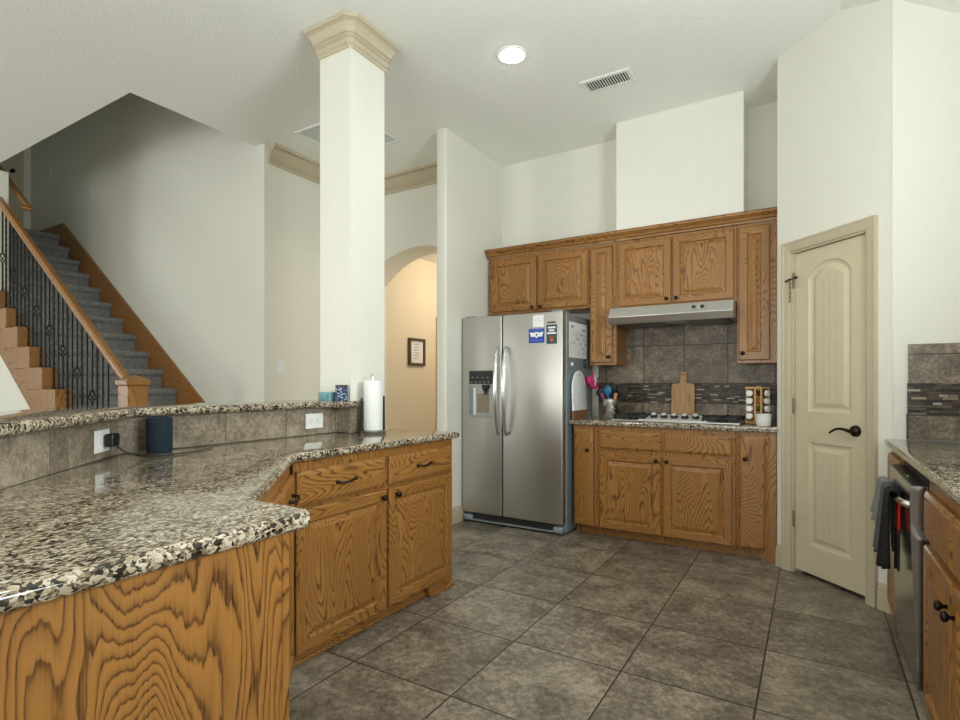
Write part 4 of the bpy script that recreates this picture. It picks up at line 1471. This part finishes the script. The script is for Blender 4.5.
m = frame_mesh(-VW, VW, -VD, VD, 0.03, -0.008, -0.0005)
obj('frame', m, WHITE, t)
obj('duct', MB().box(-VW + 0.02, VW - 0.02, -VD + 0.02, VD - 0.02, -0.002, -0.0005), MATTEBLACK, t)
for k in range(16):
    xx = -VW + 0.04 + k * (2 * VW - 0.08) / 15
    obj('slat', MB().box(-0.0045, 0.0045, -VD + 0.028, VD - 0.028, -0.0015, 0.0015).xf(Matrix.Translation((xx, 0, -0.006)) @ Matrix.Rotation(0.5, 4, 'Y')), WHITE, t)
t = thing('return_air_grille', 'square pale return air grille in the ceiling behind the column', 'vent', (-3.45, 3.44, ZC))
GA, GB = 0.335, 0.3
m = frame_mesh(-GA, GA, -GB, GB, 0.025, -0.009, -0.0005)
obj('frame', m, WHITE, t)
obj('panel', MB().box(-GA + 0.02, GA - 0.02, -GB + 0.02, GB - 0.02, -0.004, -0.0005), simple('grille_grey_green', srgb(208, 216, 210), 0.5), t)
# framed print and door casing in the hall
t = thing('picture_frame', 'small dark framed print on the hall wall seen through the arch', 'picture', (-4.13, 5.25, 1.59), PI / 2)
fw, fh = 0.155, 0.165
m = frame_mesh(-fw, fw, -fh, fh, 0.03, -0.035, -0.0005, 'y')
obj('frame', m, simple('dark_walnut', srgb(82, 62, 44), 0.5), t)
obj('print', MB().box(-fw + 0.02, fw - 0.02, -0.015, -0.0005, -fh + 0.02, fh - 0.02), PAPER, t)
m = MB()
for k in range(6):
    m.box(-0.06 + 0.01 * (k % 2), 0.05 - 0.012 * (k % 3), -0.0158, -0.015, 0.085 - k * 0.034, 0.096 - k * 0.034)
obj('lettering', m, simple('soft_ink', (0.4, 0.4, 0.44), 0.8), t)
dd = bpy.data.objects.new('door_2', None)
C.objects.link(dd)
dd['kind'] = 'structure'
dd.location = (-4.13, 5.66, 0)
dd.rotation_euler = (0, 0, PI / 2)
obj('door_casing', casing(0.065, 0.85, 2.0), simple('hall_trim_tan', srgb(196, 160, 104), 0.4), dd)
obj('door_slab', MB().box(0.07, 0.845, -0.004, -0.0005, 0.01, 1.995), simple('hall_door_tan', srgb(190, 160, 116), 0.4), dd)

# ------------------------------------------------------------------ staircase
ST = thing('staircase', 'straight grey carpeted staircase with oak trim climbing to the upper floor', 'staircase', (-4.3, 2.6, 0))
OF = Matrix.Translation((4.3, -2.6, 0))
K0, K1 = -5, 10
pts = []
pts.append((xk(K0) - 0.0, 0.0))
for k in range(K0, K1 + 1):
    x, z = xk(k), zk(k)
    n_ = 0.03
    pts += [(x, z - 0.075), (x + n_ * 0.6, z - 0.062), (x + n_, z - 0.04), (x + n_, z - 0.02), (x + n_ * 0.6, z - 0.004), (x, z)]
    pts.append((xk(k + 1) if k < K1 else -9.17, z))
low = [(-9.17, zk(K1) - 0.25), (xk(K1) - 0.2, zk(K1) - 0.25), (xk(K0) - 0.35, 0.0)]
obj('carpet_runner', MB().prism(pts + low, 2.2, YF - 0.03, axis=1).xf(OF), CARPET, ST, smooth=True)
for k in range(K0, 6):
    x, z = xk(k), zk(k)
    obj('tread_end', MB().box(x - 0.33, x + 0.012, 2.075, 2.2, z - 0.205, z - 0.004, 0.006, 2).xf(OF), OAKZ, ST)
sb = MB().prism([(-4.75, 0.0), (-4.3, 0.0), (-4.3, 0.06), (-6.98, 0.06 + sl * 2.68), (-6.98, sl * 2.23)], 2.085, YS + 0.05, axis=1)
obj('stringer', sb.xf(OF), OAKX, ST)


def skz(x):
    return 1.363 + sl * (-5.56 - x)


sk = MB().prism([(-4.35, 0.0), (-4.2, 0.0), (-4.2, 0.14), (-4.0 - 0.2, skz(-4.2) if skz(-4.2) > 0.1 else 0.14), (-8.14, skz(-8.14)), (-8.3, zk(10) + 0.14), (-9.17, zk(10) + 0.14), (-9.17, zk(10) - 0.05), (-8.2, zk(10) - 0.1)], YF - 0.028, YF - 0.002, axis=1)
obj('skirt_board', sk.xf(OF), OAKX, ST)

RL = thing('stair_railing', 'oak handrail with black iron balusters along the open side of the stairs', 'railing', (-4.47, 2.15, 0))
OR = Matrix.Translation((4.47, -2.15, 0))
RYY = 2.15


def rz_(x):
    return 1.255 + 0.732 * (-4.54 - x)


hp_ = [(-0.032, -0.012), (-0.024, -0.03), (0.024, -0.03), (0.032, -0.012), (0.03, 0.014), (0.018, 0.03), (-0.018, 0.03), (-0.03, 0.014)]
r_ = []
for x in (-4.49, -7.1):
    r_.append([(x, RYY + a, rz_(x) + b * 1.25) for a, b in hp_])
obj('handrail', MB().ring(r_).xf(OR), OAKX, RL, smooth=True)
nw = MB().box(-4.5, -4.355, 2.085, 2.23, zk(-4) - 0.02, 1.19, 0.004, 1)
nwo = obj('newel_post', nw.xf(OR), OAKZ, RL)
cp = MB().box(-4.515, -4.34, 2.07, 2.245, 1.19, 1.232, 0.006, 2)
cp.ring([[(-4.4275 + s * w, 2.1575 + u * w, z) for s, u in ((-1, -1), (1, -1), (1, 1), (-1, 1))] for w, z in ((0.075, 1.232), (0.06, 1.245), (0.012, 1.268))])
obj('newel_cap', cp.xf(OR), OAKX, nwo)


def baluster_mesh(h, kind):
    m = MB()
    n = 30
    if kind == 0:
        m.tube([(0, 0, 0), (0, 0, h)], 0.0085, sq=True)
    elif kind == 1:
        m.tube([(0, 0, h * i / 60) for i in range(61)], 0.0095, twist=0.42, sq=True)
    else:
        zb = h * 0.4
        m.tube([(0, 0, 0), (0, 0, zb - 0.05)], 0.0085, sq=True)
        m.tube([(0, 0, zb + 0.05), (0, 0, h)], 0.0085, sq=True)
        for q in range(4):
            m.tube([(0.028 * math.sin(PI * i / 10) * math.cos(q * PI / 2 + i * 0.3), 0.028 * math.sin(PI * i / 10) * math.sin(q * PI / 2 + i * 0.3), zb - 0.055 + 0.11 * i / 10) for i in range(11)], 0.0045, 6)
    m.lathe([(0.017, 0), (0.017, 0.012), (0.01, 0.02)], (0, 0, 0), 8)
    return m


protos = {}
for k in range(-3, 6):
    for j in range(3):
        x = xk(k) - 0.035 - 0.089 * j
        if x > -4.57 or x < -6.97:
            continue
        h = rz_(x) - 0.03 - zk(k) + 0.004
        key = (j, round(h, 2))
        kind = (2, 0, 1)[j]
        if key not in protos:
            protos[key] = obj('baluster', baluster_mesh(h, kind), IRON, RL)
            o = protos[key]
        else:
            o = protos[key].copy()
            C.objects.link(o)
        o.location = (x + 4.47, RYY - 2.15, zk(k) - 0.004)
# wall handrail behind the stair wall
t = thing('wall_handrail', 'short oak wall handrail turning back above the main stair rail', 'handrail', (-6.6, 2.3, 0))
OH = Matrix.Translation((6.6, -2.3, 0))
m = MB().tube([(-8.2, 2.3, 4.05), (-7.0, 2.3, 3.17), (-6.72, 2.3, 2.965)], 0.028, 10)
m.tube([(-6.72, 2.3, 2.965), (-6.69, 2.28, 2.955), (-6.7, 2.223, 2.96)], 0.026, 10)
obj('rail', m.xf(OH), OAKX, t, smooth=True)
# door at the stair head
dd = bpy.data.objects.new('door_3', None)
C.objects.link(dd)
dd['kind'] = 'structure'
dd.location = (-9.17, 2.24, zk(10))
dd.rotation_euler = (0, 0, PI / 2)
obj('door_casing', casing(0.05, 0.76, 2.03), TRIMP, dd)
obj('door_slab', MB().box(0.055, 0.755, -0.006, -0.0005, 0.01, 2.025), TRIMP, dd)
obj('knob', MB().lathe([(0.025, 0), (0.012, 0.01), (0.012, 0.03), (0.027, 0.045), (0.02, 0.06), (0, 0.062)], (0.7, -0.006, 0.95), 16, axis='y'), BRONZE, dd, smooth=True)
